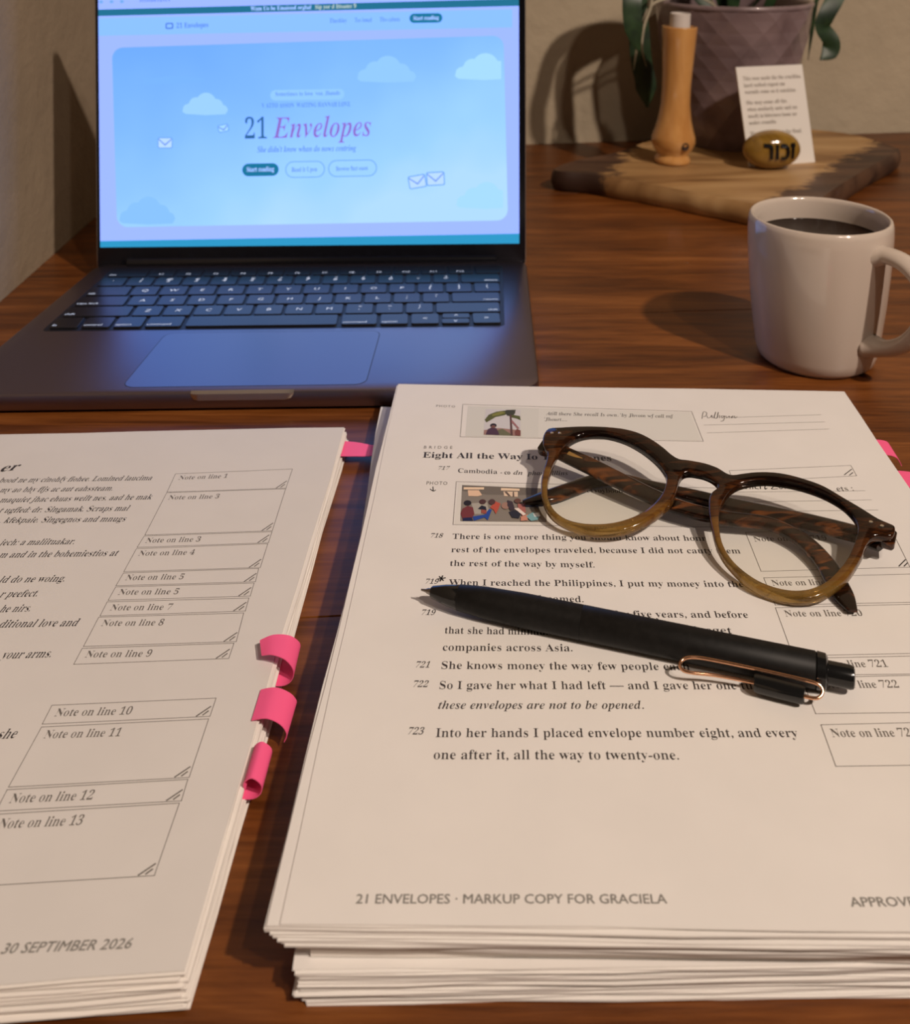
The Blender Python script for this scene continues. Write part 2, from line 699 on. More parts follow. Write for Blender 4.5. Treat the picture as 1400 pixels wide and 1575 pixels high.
def sheet(name, c, z0, z1, m, parent, seed, amp=0.0003, nx=9, ny=11, label=None):
    """c = TL,TR,BR,BL points on plan; thin slab with slightly wavy edges"""
    rnd = random.Random(seed)
    ph = [rnd.uniform(0, 6.3) for _ in range(8)]
    def pt(i, j):
        u, v = i / nx, j / ny
        p = c[0] * (1 - u) * (1 - v) + c[1] * u * (1 - v) + c[2] * u * v + c[3] * (1 - u) * v
        eu = (c[1] - c[0]).normalized()
        ev = (c[3] - c[0]).normalized()
        if i in (0, nx):
            p = p + eu * amp * (math.sin(v * 9 + ph[0 + (i > 0)]) + 0.5 * math.sin(v * 23 + ph[2]))
        if j in (0, ny):
            p = p + ev * amp * (math.sin(u * 8 + ph[4 + (j > 0)]) + 0.5 * math.sin(u * 21 + ph[6]))
        return p
    V, F = [], []
    for zz in (z1, z0):
        for j in range(ny + 1):
            for i in range(nx + 1):
                p = pt(i, j)
                V.append(Vector((p.x, p.y, zz)))
    n = (nx + 1) * (ny + 1)
    ix = lambda i, j: j * (nx + 1) + i
    for j in range(ny):
        for i in range(nx):
            F.append([ix(i, j), ix(i, j + 1), ix(i + 1, j + 1), ix(i + 1, j)])
            F.append([n + ix(i, j), n + ix(i + 1, j), n + ix(i + 1, j + 1), n + ix(i, j + 1)])
    for j in range(ny):
        F.append([ix(0, j), n + ix(0, j), n + ix(0, j + 1), ix(0, j + 1)])
        F.append([ix(nx, j), ix(nx, j + 1), n + ix(nx, j + 1), n + ix(nx, j)])
    for i in range(nx):
        F.append([ix(i, 0), ix(i + 1, 0), n + ix(i + 1, 0), n + ix(i, 0)])
        F.append([ix(i, ny), n + ix(i, ny), n + ix(i + 1, ny), ix(i + 1, ny)])
    return obj(name, V, F, m, parent, label=label)


def flat(p):
    return Vector((p.x, p.y, 0))


# --- right side: printed bundle on top of a thick ream
TL, TR, BL = flat(U(613, 591, ZT)), flat(U(1298, 602, ZT)), flat(U(431, 1421, ZT))
BR = BL + (flat(U(1400, 1432, ZT)) - BL).normalized() * (TR - TL).length
ream = thing('paper_ream', 'thick ream of white sheets lying beneath the printed page bundle with glasses and pen', 'paper stack', ((TL + BR) / 2).to_tuple())
bundle = thing('manuscript_bundle', 'printed manuscript bundle with eyeglasses and black pen lying on its page', 'paper stack', ((TL + BR) / 2 + Vector((0, 0, 0.0092))).to_tuple())
rTL, rBL = flat(U(588, 626, 0.0086)), flat(U(456, 1494, 0.0086))
rEx = (TR - TL).normalized() * 0.2165
rExB = (flat(U(1400, 1479, 0.0086)) - rBL).normalized() * 0.2165
zz = 0.0
k = 0
rnd = random.Random(3)
while zz < 0.0084:
    t = rnd.choice([0.00025, 0.0003, 0.0004, 0.0005])
    if zz + t > 0.0084:
        t = 0.0084 - zz
        if t < 0.00015: break
    sh = Vector((rnd.uniform(-0.0010, 0.0010), rnd.uniform(-0.00035, 0.00035), 0))
    lowshift = Vector((0.0022 * max(0, 1 - zz / 0.003), 0, 0))
    c = [rTL + sh + lowshift, rTL + rEx + sh, rBL + rExB + sh, rBL + sh + lowshift]
    sheet('sheet', c, zz, zz + t - 0.00001, M['paper'], ream, 100 + k, 0.0004)
    zz += t
    k += 1
zz = 0.0187
levels = [(0.0088, 0.0114, (0.0066, 0.0010)), (0.01145, 0.0119, (0.0040, -0.0004)), (0.0119, 0.0124, (0.0034, -0.0002)), (0.01245, 0.0129, (0.0022, -0.0008)), (0.01295, 0.0134, (0.0014, -0.0006)), (0.01345, 0.0139, (0.0012, -0.0012)), (0.01395, 0.0144, (0.0002, -0.0010)),
          (0.01445, 0.0149, (-0.0004, -0.0014)), (0.01495, 0.0154, (-0.0012, -0.0010)), (0.01545, 0.0159, (-0.0022, -0.0002)), (0.01595, 0.0164, (-0.0034, 0.0000)), (0.01645, 0.0169, (-0.0036, -0.0006)), (0.01695, 0.01745, (-0.0030, 0.0002))]
for k, (a, b, (dx, dy)) in enumerate(levels):
    sh = Vector((dx, dy, 0))
    sh2 = Vector((dx * 0.25, dy * 0.3 - 0.0006, 0))
    sheet('sheet', [TL + sh2, TR + sh2 * 0.3 + Vector((0.0006 * (k % 3 - 1), 0, 0)), BR + sh, BL + sh], a, b, M['edge'] if k == 0 else M['paper'], bundle, 200 + k, 0.0003)
page = sheet('sheet', [TL, TR, BR, BL], 0.0175, ZT, M['paper'], bundle, 300, 0.00025, label='top page printed with numbered lines and note boxes')

# --- left side
lTR, lBR = flat(U(530, 657, ZL)), flat(U(281, 1493, ZL))
lexT = (flat(U(530, 657, ZL)) - flat(U(0, 668, ZL))).normalized() * 0.2159
lexB = (flat(U(281, 1493, ZL)) - flat(U(0, 1513, ZL))).normalized() * 0.2159
lTL, lBL = lTR - lexT, lBR - lexB
lstack = thing('manuscript_stack', 'printed page stack with pink sticky flags along its edge, left of the glasses', 'paper stack', ((lTR + lBL) / 2).to_tuple())
zz = 0.0
k = 0
rnd = random.Random(11)
while zz < ZL - 0.0004:
    t = rnd.choice([0.00025, 0.00035, 0.0005])
    t = min(t, ZL - 0.0003 - zz)
    if t < 0.00015: break
    sh = Vector((rnd.uniform(-0.0005, 0.0011), rnd.uniform(-0.0008, 0.0008), 0))
    sl = Vector((0.0012 * (1 - zz / ZL), -0.002 * (1 - zz / ZL), 0))
    c = [lTL + sh, lTR + sh + sl * 0.6, lBR + sh + sl, lBL + sh + sl]
    sheet('sheet', c, zz, zz + t - 0.00004, M['edge'], lstack, 400 + k, 0.0004)
    zz += t
    k += 1
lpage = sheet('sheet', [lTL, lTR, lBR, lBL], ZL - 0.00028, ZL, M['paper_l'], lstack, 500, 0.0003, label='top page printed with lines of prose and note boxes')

# ------------------------------------------------------------------ printing
LIFT = Vector((0, 0, 0.00007))


def ptxt(s, mode, x0, y0, x1, y1, em, m='ink', parent=None, z=ZT, spacing=1.0, shear=0.0):
    parent = parent or page
    z = ZL if parent == lpage else z
    return text_on('printed_text', s, mode, U(x0, y0, z), U(x1, y1, z), em, PUP, M[m], parent, LIFT, spacing, shear)


def strokes(name, segs, wdt, z, m, parent, up=Vector((0, 0, 1)), lift=LIFT, tf=None):
    V, F = [], []
    tf = tf or (lambda p: U(p[0], p[1], z))
    for seg in segs:
        P = [tf(q) for q in seg]
        for a, b in zip(P, P[1:]):
            t = (b - a).normalized()
            s = t.cross(up).normalized() * wdt / 2
            e = t * wdt * 0.4
            i = len(V)
            V += [a - s - e + lift, a + s - e + lift, b + s + e + lift, b - s + e + lift]
            F.append([i, i + 1, i + 2, i + 3])
    return obj(name, V, F, m, parent)


def box(pts, parent, z, fill=False, closed=True):
    q = pts + [pts[0]] if closed else pts
    return strokes('note_box', [q], 0.00022, z, M['rule'], parent)


EM = 0.0048
for a in [
    ('There is one more thing you should know about honr', 'r', 696, 829, 1087, 832),
    ('rest of the envelopes traveled, because I did not cauty them', 'r', 694, 849.5, 1140, 851.5),
    ('the rest of the way by myself.', 'r', 692, 870.5, 915, 873),
    ('When I reached the Philippines, I put my money into the', 'r', 690, 900.5, 1145, 903),
    ('redreamed.', 'r', 808, 925, 898, 926.5),
    ('for five years, and before', 'r', 945, 949.5, 1152, 950.5),
    ('that she had minimum', 'r', 684, 974.5, 853, 977),
    ('leeget', 'r', 1069, 974, 1127, 975),
    ('companies across Asia.', 'r', 681, 1001, 881, 1002),
    ('She knows money the way few people each', 'r', 679, 1029, 1062, 1031),
    ('So I gave her what I had left \u2014 and I gave her one tub', 'r', 676, 1060, 1170, 1060.5),
    ('Into her hands I placed envelope number eight, and every', 'r', 670, 1134, 1229, 1134),
    ('one after it, all the way to twenty-one.', 'r', 667, 1168, 1045, 1168.5),
]:
    ptxt(*a, EM)
ptxt('these envelopes are not to be opened.', 'bi', 674, 1090.5, 991, 1090.5, EM * 0.97)
for s, x0, y0, x1 in (('717', 673, 722.5, 690), ('718', 661, 827, 680), ('719', 653, 898, 673), ('719', 647, 946, 668), ('721', 638, 1027, 660), ('722', 634, 1057, 657), ('723', 626, 1130, 650)):
    ptxt(s, 'r', x0, y0, x1, y0, 0.0038, 'ink', shear=0.22)
ptxt('Eight All the Way Io Twenty-ones', 'b', 650, 704, 941, 709, 0.0068)
ptxt('Cambodia', 'r', 704.5, 727, 765, 729, EM)
ptxt('- co', 'b', 770, 729.5, 785, 730, EM)
ptxt('dn', 'bi', 790, 730, 804, 730.5, EM)
ptxt('phar rilllins', 'bi', 811, 730.8, 874, 731, EM)
ptxt('PHOTO', 's', 671, 626, 700, 627, 0.0030, 'ink_g', spacing=1.3)
ptxt('BRIDGE', 's', 652, 690, 696, 690.5, 0.0034, 'ink_g', spacing=1.7)
ptxt('PHOTO', 's', 656, 745.5, 688, 746, 0.0036, 'ink_g', spacing=1.15)
ptxt("Atill there She recall Is own. 'by Jhvom wf call mf", 'bi', 840, 638.5, 1037, 643, 0.0046)
ptxt("'Jhourt....", 'bi', 838, 647.5, 872, 648, 0.0046)
ptxt('at their evvoyboods nnt.n', 'b', 858, 757, 997, 759, EM)
ptxt('21 ENVELOPES \u00b7 MARKUP COPY FOR GRACIELA', 'sb', 547, 1390, 1027, 1390, 0.0035, 'ink_f')
ptxt('APPROVED', 'sb', 1310, 1395, 1428, 1394, 0.0035, 'ink_f')
# photo boxes and note boxes on the right page
strokes('photo_box', [[(712, 622), (1064, 633), (1082, 679), (708, 672), (712, 622)]], 0.00025, ZT, M['rule'], page)
strokes('photo_box', [[(702, 741), (1113, 751), (1127, 811), (697, 807), (702, 741)]], 0.00025, ZT, M['rule'], page)
for q in ([(1122, 724), (1309, 716), (1318, 732), (1128, 742)],
          [(1147, 819), (1371, 814), (1400, 872.5), (1171, 879)],
          [(1175, 889), (1405, 883), (1424, 926), (1193, 931)],
          [(1193, 935), (1426, 929), (1464, 1004), (1220, 1009)],
          [(1222, 1013), (1466, 1008), (1480, 1036), (1232, 1039)],
          [(1233, 1043), (1482, 1037), (1514, 1095), (1255, 1098)],
          [(1263, 1115), (1520, 1109), (1556, 1175), (1286, 1179)]):
    box(q, page, ZT)
for s, x0, y0, x1, y1 in (('Note on line 719', 1161, 833, 1273, 831), ('Note on line 719', 1189, 901, 1301, 899.5), ('Note on line 720', 1209, 948.5, 1328, 947.5),
                          ('Note on line 721', 1243, 1027, 1367, 1026), ('Note on line 722', 1258, 1058.5, 1384, 1058), ('Note on line 723', 1281, 1134, 1414, 1133)):
    ptxt(s, 'r', x0, y0, x1, y1, 0.0045, 'ink_g')
strokes('slash_mark', [[(1299, 730.5), (1310, 722)], [(1307, 731), (1312, 727)], [(1383, 871), (1393, 861)], [(1391, 871), (1396, 866)]], 0.0004, ZT, M['ink'], page)
# hand-ruled lines and handwriting
for sg in ([(1133, 642), (1263, 638)], [(1083, 654), (1269, 649)], [(1088, 666), (1275, 660)],
           [(1127, 757), (1331, 755)], [(1160, 772), (1341, 769)], [(1180, 787), (1351, 784.5)]):
    strokes('writing_rule', [sg], 0.00020, ZT, M['rule'], page)


def hand(name, segs, wdt=0.00032, m='ink_g'):
    out = []
    for s in segs:
        pts = [Vector((x, y, 0)) for x, y in s]
        out.append([(p.x, p.y) for p in catmull(pts, 4)])
    strokes(name, out, wdt, ZT, M[m], page)


hand('handwriting', [
    [(1080, 644), (1082, 634), (1087, 635), (1086, 640), (1082, 641)], [(1088, 640), (1089, 643), (1093, 642), (1095, 639), (1096, 643)], [(1098, 643), (1101, 634), (1099, 642), (1103, 643), (1105, 634), (1104, 642)],
    [(1107, 639), (1107, 643)], [(1114, 640), (1110, 640), (1111, 643), (1115, 640), (1113, 647), (1109, 648)], [(1117, 640), (1118, 643), (1122, 640), (1122, 643)], [(1124, 642), (1128, 640), (1125, 643), (1129, 642)], [(1130, 640), (1131, 643), (1134, 641)]])
hand('handwriting', [
    [(1142, 743), (1134, 745), (1134, 752), (1142, 752)], [(1146, 750), (1147, 745), (1151, 747), (1148, 752), (1146, 749)], [(1155, 742), (1154, 752)], [(1159, 741), (1158, 752)], [(1162, 748), (1167, 747), (1163, 745), (1162, 751), (1167, 752)],
    [(1170, 752), (1170, 746), (1174, 745)], [(1177, 741), (1177, 752), (1180, 751)], [(1174, 745), (1181, 744)], [(1188, 745), (1192, 741), (1194, 745), (1187, 752), (1196, 752)], [(1202, 746), (1198, 749), (1202, 752), (1205, 748), (1202, 746)],
    [(1209, 741), (1208, 752)], [(1213, 745), (1208, 748), (1213, 752)], [(1219, 746), (1216, 749), (1219, 752), (1222, 748), (1219, 746)], [(1226, 746), (1224, 749), (1227, 751), (1230, 747)], [(1232, 745), (1238, 752)], [(1238, 745), (1232, 752)]], 0.0004, 'ink')
ptxt('p', 'r', 1247, 756, 1256, 756, 0.0056, 'ink_g')
ptxt('ets :', 'r', 1289, 756, 1314, 755, 0.0056, 'ink_g')
hand('handwritten_star', [[(673, 891), (685, 889)], [(676, 887), (682, 893)], [(681, 886), (677, 894)]], 0.0005, 'ink')
hand('handwritten_arrow', [[(666, 749), (666.5, 755)], [(662, 752.5), (666.5, 755.5), (670, 754)]], 0.0004, 'ink')


# printed photographs: flat print of coloured patches
def printed_photo(quad, patches):
    z = ZT
    c = [Vector((x, y, 0)) for x, y in quad]
    bl = lambda u, v: (lambda p: U(p.x, p.y, z))(c[0] * (1 - u) * (1 - v) + c[1] * u * (1 - v) + c[2] * u * v + c[3] * (1 - u) * v)
    V, F, idx, mats, names = [], [], [], [], {}
    for k, (colr, pts) in enumerate(patches):
        if colr not in names:
            names[colr] = len(mats)
            mats.append(mat('print_colour', [v ** 2.2 for v in colr], 0.7))
        i = len(V)
        V += [bl(u, v) + LIFT * (1.6 + 0.25 * k) for u, v in pts]
        F.append(list(range(i, i + len(pts))))
        idx.append(names[colr])
    obj('printed_photo', V, F, None, page, mats=mats, midx=idx)


def ell(cx, cy, rx, ry, n=12):
    return [(cx + rx * math.cos(2 * math.pi * i / n), cy + ry * math.sin(2 * math.pi * i / n)) for i in range(n)]


FULL = [(0, 0), (1, 0), (1, 1), (0, 1)]
V = [U(720, 624.5, ZT), U(829, 628, ZT), U(828, 673, ZT), U(716, 671, ZT)]
obj('print_panel', [v + LIFT * 0.7 for v in V], [[0, 1, 2, 3]], M['panel'], page)
V = [U(829, 628, ZT), U(1062, 634.5, ZT), U(1079, 677.5, ZT), U(828, 673, ZT)]
obj('print_panel', [v + LIFT * 0.7 for v in V], [[0, 1, 2, 3]], mat('paler_print_panel', (0.70, 0.69, 0.645), 0.75), page)
V = [U(705, 743.5, ZT), U(1111, 753, ZT), U(1124, 809, ZT), U(700, 805, ZT)]
obj('print_panel', [v + LIFT * 0.7 for v in V], [[0, 1, 2, 3]], mat('paler_print_panel', (0.73, 0.71, 0.66), 0.75), page)
printed_photo([(747, 629.5), (801, 631), (801, 671), (744, 669)], [
    ((0.80, 0.79, 0.80), FULL),
    ((0.62, 0.48, 0.44), [(0, .82), (.4, .72), (1, .78), (1, 1), (0, 1)]),
    ((0.42, 0.42, 0.30), [(.3, .85), (.5, .74), (.75, .95), (.8, 1), (.3, 1)]),
    ((0.35, 0.36, 0.16), [(0, .42), (.1, .22), (.3, .1), (.55, .04), (.66, .12), (.55, .22), (.3, .3), (.15, .44), (.05, .52)]),
    ((0.50, 0.50, 0.22), [(.2, .2), (.45, .08), (.58, .12), (.4, .22), (.2, .28)]),
    ((0.25, 0.25, 0.18), [(.58, .02), (.86, 0), (.84, .14), (.78, .26), (.62, .24), (.56, .12)]),
    ((0.34, 0.36, 0.16), [(.76, .2), (.98, .24), (1, .4), (.9, .34), (.74, .3)]),
    ((0.36, 0.25, 0.22), [(.69, .2), (.74, .2), (.79, 1), (.73, 1)]),
    ((0.62, 0.42, 0.42), [(.76, .4), (.97, .72), (.92, .74), (.74, .48)]),
    ((0.48, 0.28, 0.24), [(.84, .85), (.9, .74), (1, .8), (1, 1), (.86, 1)]),
    ((0.30, 0.20, 0.26), [(.06, 1), (.1, .8), (.2, .72), (.33, .74), (.4, .9), (.42, 1)]),
    ((0.16, 0.12, 0.12), ell(.25, .64, .09, .08)),
    ((0.45, 0.30, 0.26), ell(.25, .69, .06, .06)),
])
printed_photo([(711, 746.5), (841, 752), (841, 803.5), (708, 802)], [
    ((0.52, 0.49, 0.45), FULL),
    ((0.44, 0.41, 0.37), [(0, 0), (1, 0), (1, .16), (.7, .22), (.3, .24), (0, .16)]),
    ((0.66, 0.64, 0.60), [(.12, .5), (.3, .46), (.34, .78), (.16, .8)]),
    ((0.93, 0.82, 0.70), [(.02, .06), (.26, .04), (.26, .1), (.02, .12)]),
    ((0.93, 0.82, 0.70), [(.46, .04), (.68, .04), (.68, .1), (.46, .11)]),
    ((0.90, 0.76, 0.64), [(.07, .14), (.2, .13), (.24, .26), (.19, .3), (.08, .3)]),
    ((0.88, 0.78, 0.68), [(.49, .14), (.66, .13), (.66, .28), (.5, .27)]),
    ((0.40, 0.34, 0.30), [(.5, .15), (.53, .14), (.58, .27), (.55, .27)]),
    ((0.40, 0.34, 0.30), [(.6, .14), (.615, .14), (.62, .28), (.6, .28)]),
    ((0.45, 0.20, 0.20), [(.0, .8), (.02, .66), (.08, .58), (.14, .62), (.16, .8), (.13, .96), (.03, .96)]),
    ((0.13, 0.09, 0.09), ell(.075, .5, .045, .075)),
    ((0.10, 0.12, 0.28), [(.03, .92), (.13, .9), (.15, 1), (.03, 1)]),
    ((0.14, 0.28, 0.60), [(.14, .88), (.28, .82), (.33, .66), (.36, .68), (.32, .98), (.28, .9), (.16, 1)]),
    ((0.10, 0.11, 0.16), [(.2, .66), (.24, .56), (.29, .6), (.3, .7)]),
    ((0.30, 0.18, 0.16), ell(.25, .46, .04, .07)),
    ((0.60, 0.30, 0.24), [(.24, .68), (.3, .7), (.3, .8), (.24, .78)]),
    ((0.72, 0.32, 0.24), [(.34, .62), (.4, .44), (.46, .5), (.44, .64), (.41, .8), (.38, .68)]),
    ((0.32, 0.22, 0.20), ell(.36, .46, .04, .08)),
    ((0.62, 0.48, 0.42), ell(.52, .56, .05, .1)),
    ((0.25, 0.20, 0.22), [(.54, .4), (.6, .44), (.63, .66), (.58, .7), (.54, .56)]),
    ((0.16, 0.16, 0.19), [(.56, .74), (.62, .68), (.7, .78), (.68, .92), (.6, .9)]),
    ((0.66, 0.40, 0.36), [(.66, .5), (.74, .5), (.76, .72), (.72, .86), (.67, .68)]),
    ((0.92, 0.87, 0.83), [(.62, .64), (.67, .62), (.76, .8), (.73, .84)]),
    ((0.80, 0.55, 0.46), [(.7, .88), (.78, .8), (.78, .98), (.7, 1)]),
    ((0.48, 0.66, 0.68), [(.76, .86), (.84, .74), (.92, .8), (.9, .96), (.82, 1)]),
    ((0.82, 0.84, 0.84), [(.84, .78), (.91, .74), (.93, .86), (.86, .88)]),
    ((0.40, 0.27, 0.22), ell(.66, .42, .04, .07)),
    ((0.30, 0.22, 0.20), ell(.84, .5, .04, .08)),
])

# left page
for s, x0, y0, x1, y1 in (
        ('bood ne my cinohfy fiohee. Lomined laucima', -3, 742.5, 232, 738.5),
        ('my ao bhy fijs ac aut eahssteam.', -2, 757.5, 172, 754.5),
        ('maquiet jhac ehuas weilt nes. aad he mak', -2, 773, 232, 768),
        ('t ugfied: dr. Singamak. Scraps mal', -3, 789, 196, 785.5),
        ('. kfekpaie. Singegnos and mnugs', -2, 804.5, 191, 802),
        ('jech: a maliituakar.', -3, 839, 113, 837),
        ('m and in the bohemiestios at', -3, 858, 179, 855),
        ('ld do ne woing.', -3, 896.5, 98, 894.5),
        ('r peefect.', -2, 919, 56, 917.5),
        ('he nirs.', -2, 942, 45, 940.5),
        ('ditional love and', -3, 965.5, 117, 963),
        ('your arms.', 0, 1013.5, 77, 1011),
        ('she', -6, 1137, 22, 1135.5)):
    ptxt(s, 'r', x0, y0, x1, y1, 0.0056, 'ink', lpage, shear=0.1)
ptxt('er', 'b', -2, 726, 25, 723, 0.0095, 'ink', lpage, shear=0.1)
ptxt('30 SEPTIMBER 2026', 'sb', 0, 1467.5, 200, 1459, 0.0037, 'ink_f', lpage, shear=0.15)
LB = [
    ([(270, 729), (450, 721.5), (440, 751), (257, 757)], 'Note on line 1', (274, 738, 349, 735)),
    ([(256.5, 758), (439.5, 752), (419, 816.5), (223, 823)], 'Note on line 3', (258, 768.5, 336, 766.5)),
    ([(222, 824.5), (418.5, 818), (413, 835), (211, 842)], 'Note on line 3', (223, 835, 307, 833)),
    ([(210, 844), (412, 836.5), (400.5, 873), (190.5, 879.5)], 'Note on line 4', (212, 855, 298, 853)),
    ([(190, 881.5), (398, 874.5), (393, 895), (178.5, 901)], 'Note on line 5', (192, 892.5, 281, 891)),
    ([(178, 903), (391, 897), (385, 917), (166.5, 923.5)], 'Note on line 5', (181, 915, 273, 914)),
    ([(165, 926), (383, 920), (377.5, 940), (154, 947.5)], 'Note on line 7', (168.5, 939, 263, 938)),
    ([(152, 949.5), (375, 943), (363.5, 987), (128.5, 994.5)], 'Note on line 8', (155, 963, 250, 962)),
    ([(126.5, 997.5), (360, 989.5), (352, 1013), (113.5, 1022)], 'Note on line 9', (130, 1011.5, 231, 1010)),
    ([(80, 1085), (332.5, 1074), (323, 1102), (65, 1114)], 'Note on line 10', (83, 1102, 200.5, 1099)),
    ([(64, 1118.5), (321, 1106), (291, 1196), (13, 1211)], 'Note on line 11', (66, 1136, 184, 1132.5)),
    ([(11, 1215), (289, 1199), (279, 1232), (-6, 1248)], 'Note on line 12', (13, 1235.5, 141, 1230)),
    ([(-8, 1253), (276, 1235.5), (237.5, 1347), (-60, 1365)], 'Note on line 13', (-5, 1275, 124.5, 1269)),
]
for q, s, (x0, y0, x1, y1) in LB:
    box(q, lpage, ZL)
    ptxt(s, 'r', x0, y0, x1, y1, 0.0046, 'ink_g', lpage)
    bx, by = q[2]
    sc = (by - HZ) / (1013 - HZ)
    strokes('slash_mark', [[(bx - 19 * sc, by - 0.5 * sc), (bx + 1 * sc, by - 14 * sc)], [(bx - 10 * sc, by - 2 * sc), (bx - 2.5 * sc, by - 7.5 * sc)]], 0.00045, ZL, M['ink_g'], lpage)


# ------------------------------------------------------------------ pink sticky flags
def flag(parent, base, along, out, length, prof, label, twist=0.0):
    """prof: list of (outward, z) curve; flag swept along 'along'"""
    along = along.normalized()
    out = out.normalized()
    P = [Vector((a, b, 0)) for a, b in prof]
    P = catmull(P, 5)
    T = 0.00012
    rings = []
    n = len(P)
    for k in range(7):
        s = (k / 6 - 0.5) * length
        top, bot = [], []
        for i, p in enumerate(P):
            t = (P[min(i + 1, n - 1)] - P[max(i - 1, 0)]).normalized()
            nn = Vector((-t.y, t.x, 0)) * T
            skew = twist * (i / (n - 1)) ** 2 * s
            for L_, sg in ((top, 1), (bot, -1)):
                q = p + nn * sg
                L_.append(base + along * (s + skew) + out * (q.x + twist * 0.25 * s * (i / (n - 1)) ** 2) + Vector((0, 0, q.y)))
        rings.append(top + bot[::-1])
    V, F = loft(rings)
    return obj('sticky_flag', V, F, M['flag'], parent, smooth=True, label=label, sharp=40)


ledge = (lTR - lBR).normalized()
lout = Vector((ledge.y, -ledge.x, 0))


def on_ledge(px, py, z):
    p = flat(U(px, py, z))
    t = (p - lBR).dot(ledge)
    return lBR + ledge * t


b = on_ledge(520, 690, 0.0045)
flag(lstack, b, ledge, lout, 0.0135, [(-0.004, 0.0046), (0.006, 0.0044), (0.014, 0.0040), (0.020, 0.0052)], 'pink flag sticking straight out near the top corner', -0.7)
b = on_ledge(436, 1010, ZL)
flag(lstack, b, ledge, lout, 0.0150, [(-0.003, 0.0045), (0.003, 0.0040), (0.0060, 0.0055), (0.0066, 0.0085), (0.0038, 0.0115), (-0.0010, 0.0124), (-0.0050, 0.0112)], 'pink flag curled back over the page edge', -0.55)
b = on_ledge(413, 1087, ZL)
flag(lstack, b, ledge, lout, 0.0125, [(-0.0015, 0.0089), (0.0030, 0.0097), (0.0072, 0.0080), (0.0092, 0.0052), (0.0085, 0.0030)], 'pink flag bending down over the page edge', 0.15)
b = on_ledge(392, 1186, 0.006)
flag(lstack, b, ledge, lout, 0.0130, [(-0.003, 0.0035), (0.0030, 0.0032), (0.0058, 0.0048), (0.0062, 0.0075), (0.0036, 0.0095), (0.0014, 0.0080), (0.0016, 0.0058)], 'pink flag rolled into a tight tube')
redge = (TR - BR).normalized()
rout = Vector((redge.y, -redge.x, 0))


def on_redge(px, py, z):
    p = flat(U(px, py, z))
    return BR + redge * (p - BR).dot(redge)


b = on_redge(1352, 688, 0.013)
flag(bundle, b, redge, rout, 0.0125, [(-0.004, 0.01315), (0.003, 0.0131), (0.0075, 0.0120), (0.0095, 0.0090)], 'small pink flag near the mug-side corner', 0.3)
b = on_redge(1400, 738, 0.0148)
flag(bundle, b, redge, rout, 0.0125, [(-0.004, 0.0149), (0.004, 0.0150), (0.012, 0.0136), (0.018, 0.0110)], 'pink flag hanging past the page edge at right')

# ================================================================== LAPTOP
LW_, LD_ = 0.284, 0.190
DZ = 0.0105
kFL, kFR, kBL, kBR = Vector((-0.2512, 0.5055, 0)), Vector((0.0421, 0.5140, 0)), Vector((-0.2362, 0.6965, 0)), Vector((0.0478, 0.7048, 0))
LEX = (kBR - kBL).normalized()
LEY = Vector((-LEX.y, LEX.x, 0))
LO = (kFL + kFR) / 2               # front edge centre
lap = thing('laptop', 'open dark grey laptop with a glowing pale blue web page on its screen', 'laptop', (LO + LEY * LD_ / 2).to_tuple())


def lf(x, y, z):                   # laptop deck frame: x right, y back from the front edge, z up
    u, v = x / LW_ + 0.5, y / LD_
    return (kFL * (1 - u) + kFR * u) * (1 - v) + (kBL * (1 - u) + kBR * u) * v + Vector((0, 0, z))


def lp(px, py, z=DZ):              # pixel to deck coordinates
    p = U(px, py, z)
    x, y = 0.0, LD_ / 2
    for _ in range(12):
        d = p - lf(x, y, z)
        x, y = x + d.dot(LEX), y + d.dot(LEY)
    return x, y


V, F = slab(LW_, LD_, 0.011, 0.0014, DZ, 0.0016, lambda x, y, z: lf(x, y + LD_ / 2, z), 7)
obj('base', V, F, M['alu'], lap, True, sharp=35)
for fx in (-0.12, 0.12):
    for fy in (0.02, 0.18):
        V, F = lathe([(0.006, 0), (0.0062, 0.0010), (0.0062, 0.0015)], lf(fx, fy, 0), 20)
        obj('rubber_foot', V, F, M['rubber'], lap)
# trackpad with its seam
a = lp(250, 513); b_ = lp(585, 508); c_ = lp(565, 590); d_ = lp(190, 598)
tx0, tx1 = (a[0] + d_[0]) / 2, (b_[0] + c_[0]) / 2
ty0, ty1 = (c_[1] + d_[1]) / 2, (a[1] + b_[1]) / 2
tcx, tcy, tw, td = (tx0 + tx1) / 2, (ty0 + ty1) / 2, tx1 - tx0, ty1 - ty0
V, F = slab(tw, td, 0.006, DZ - 0.0005, DZ + 0.00006, 0.00002, lambda x, y, z: lf(tcx + x, tcy + y, z))
obj('trackpad_seam', V, F, M['seam'], lap)
V, F = slab(tw - 0.0007, td - 0.0007, 0.0057, DZ - 0.0004, DZ + 0.00013, 0.00003, lambda x, y, z: lf(tcx + x, tcy + y, z))
obj('trackpad', V, F, M['alu'], lap)
# finger notch in the front lip
n0, n1 = lp(287, 607, 0.012)[0], lp(447, 607, 0.012)[0]
nw = n1 - n0
rings = []
for x, s in ((-nw / 2, 0.2), (-nw / 2 + 0.0015, 0.8), (-nw / 2 + 0.004, 1.0), (nw / 2 - 0.004, 1.0), (nw / 2 - 0.0015, 0.8), (nw / 2, 0.2)):
    xx = (n0 + n1) / 2 + x
    rings.append([lf(xx, -0.0004, DZ - 0.0010 - 0.0036 * s), lf(xx, -0.0012 * s, DZ - 0.0008 - 0.0032 * s), lf(xx, -0.0010 * s, DZ - 0.0008), lf(xx, 0.0012, DZ + 0.0001), lf(xx, 0.004, DZ - 0.003)])
V, F = loft(rings)
obj('finger_notch', V, F, M['alu_edge'], lap, True, sharp=50)
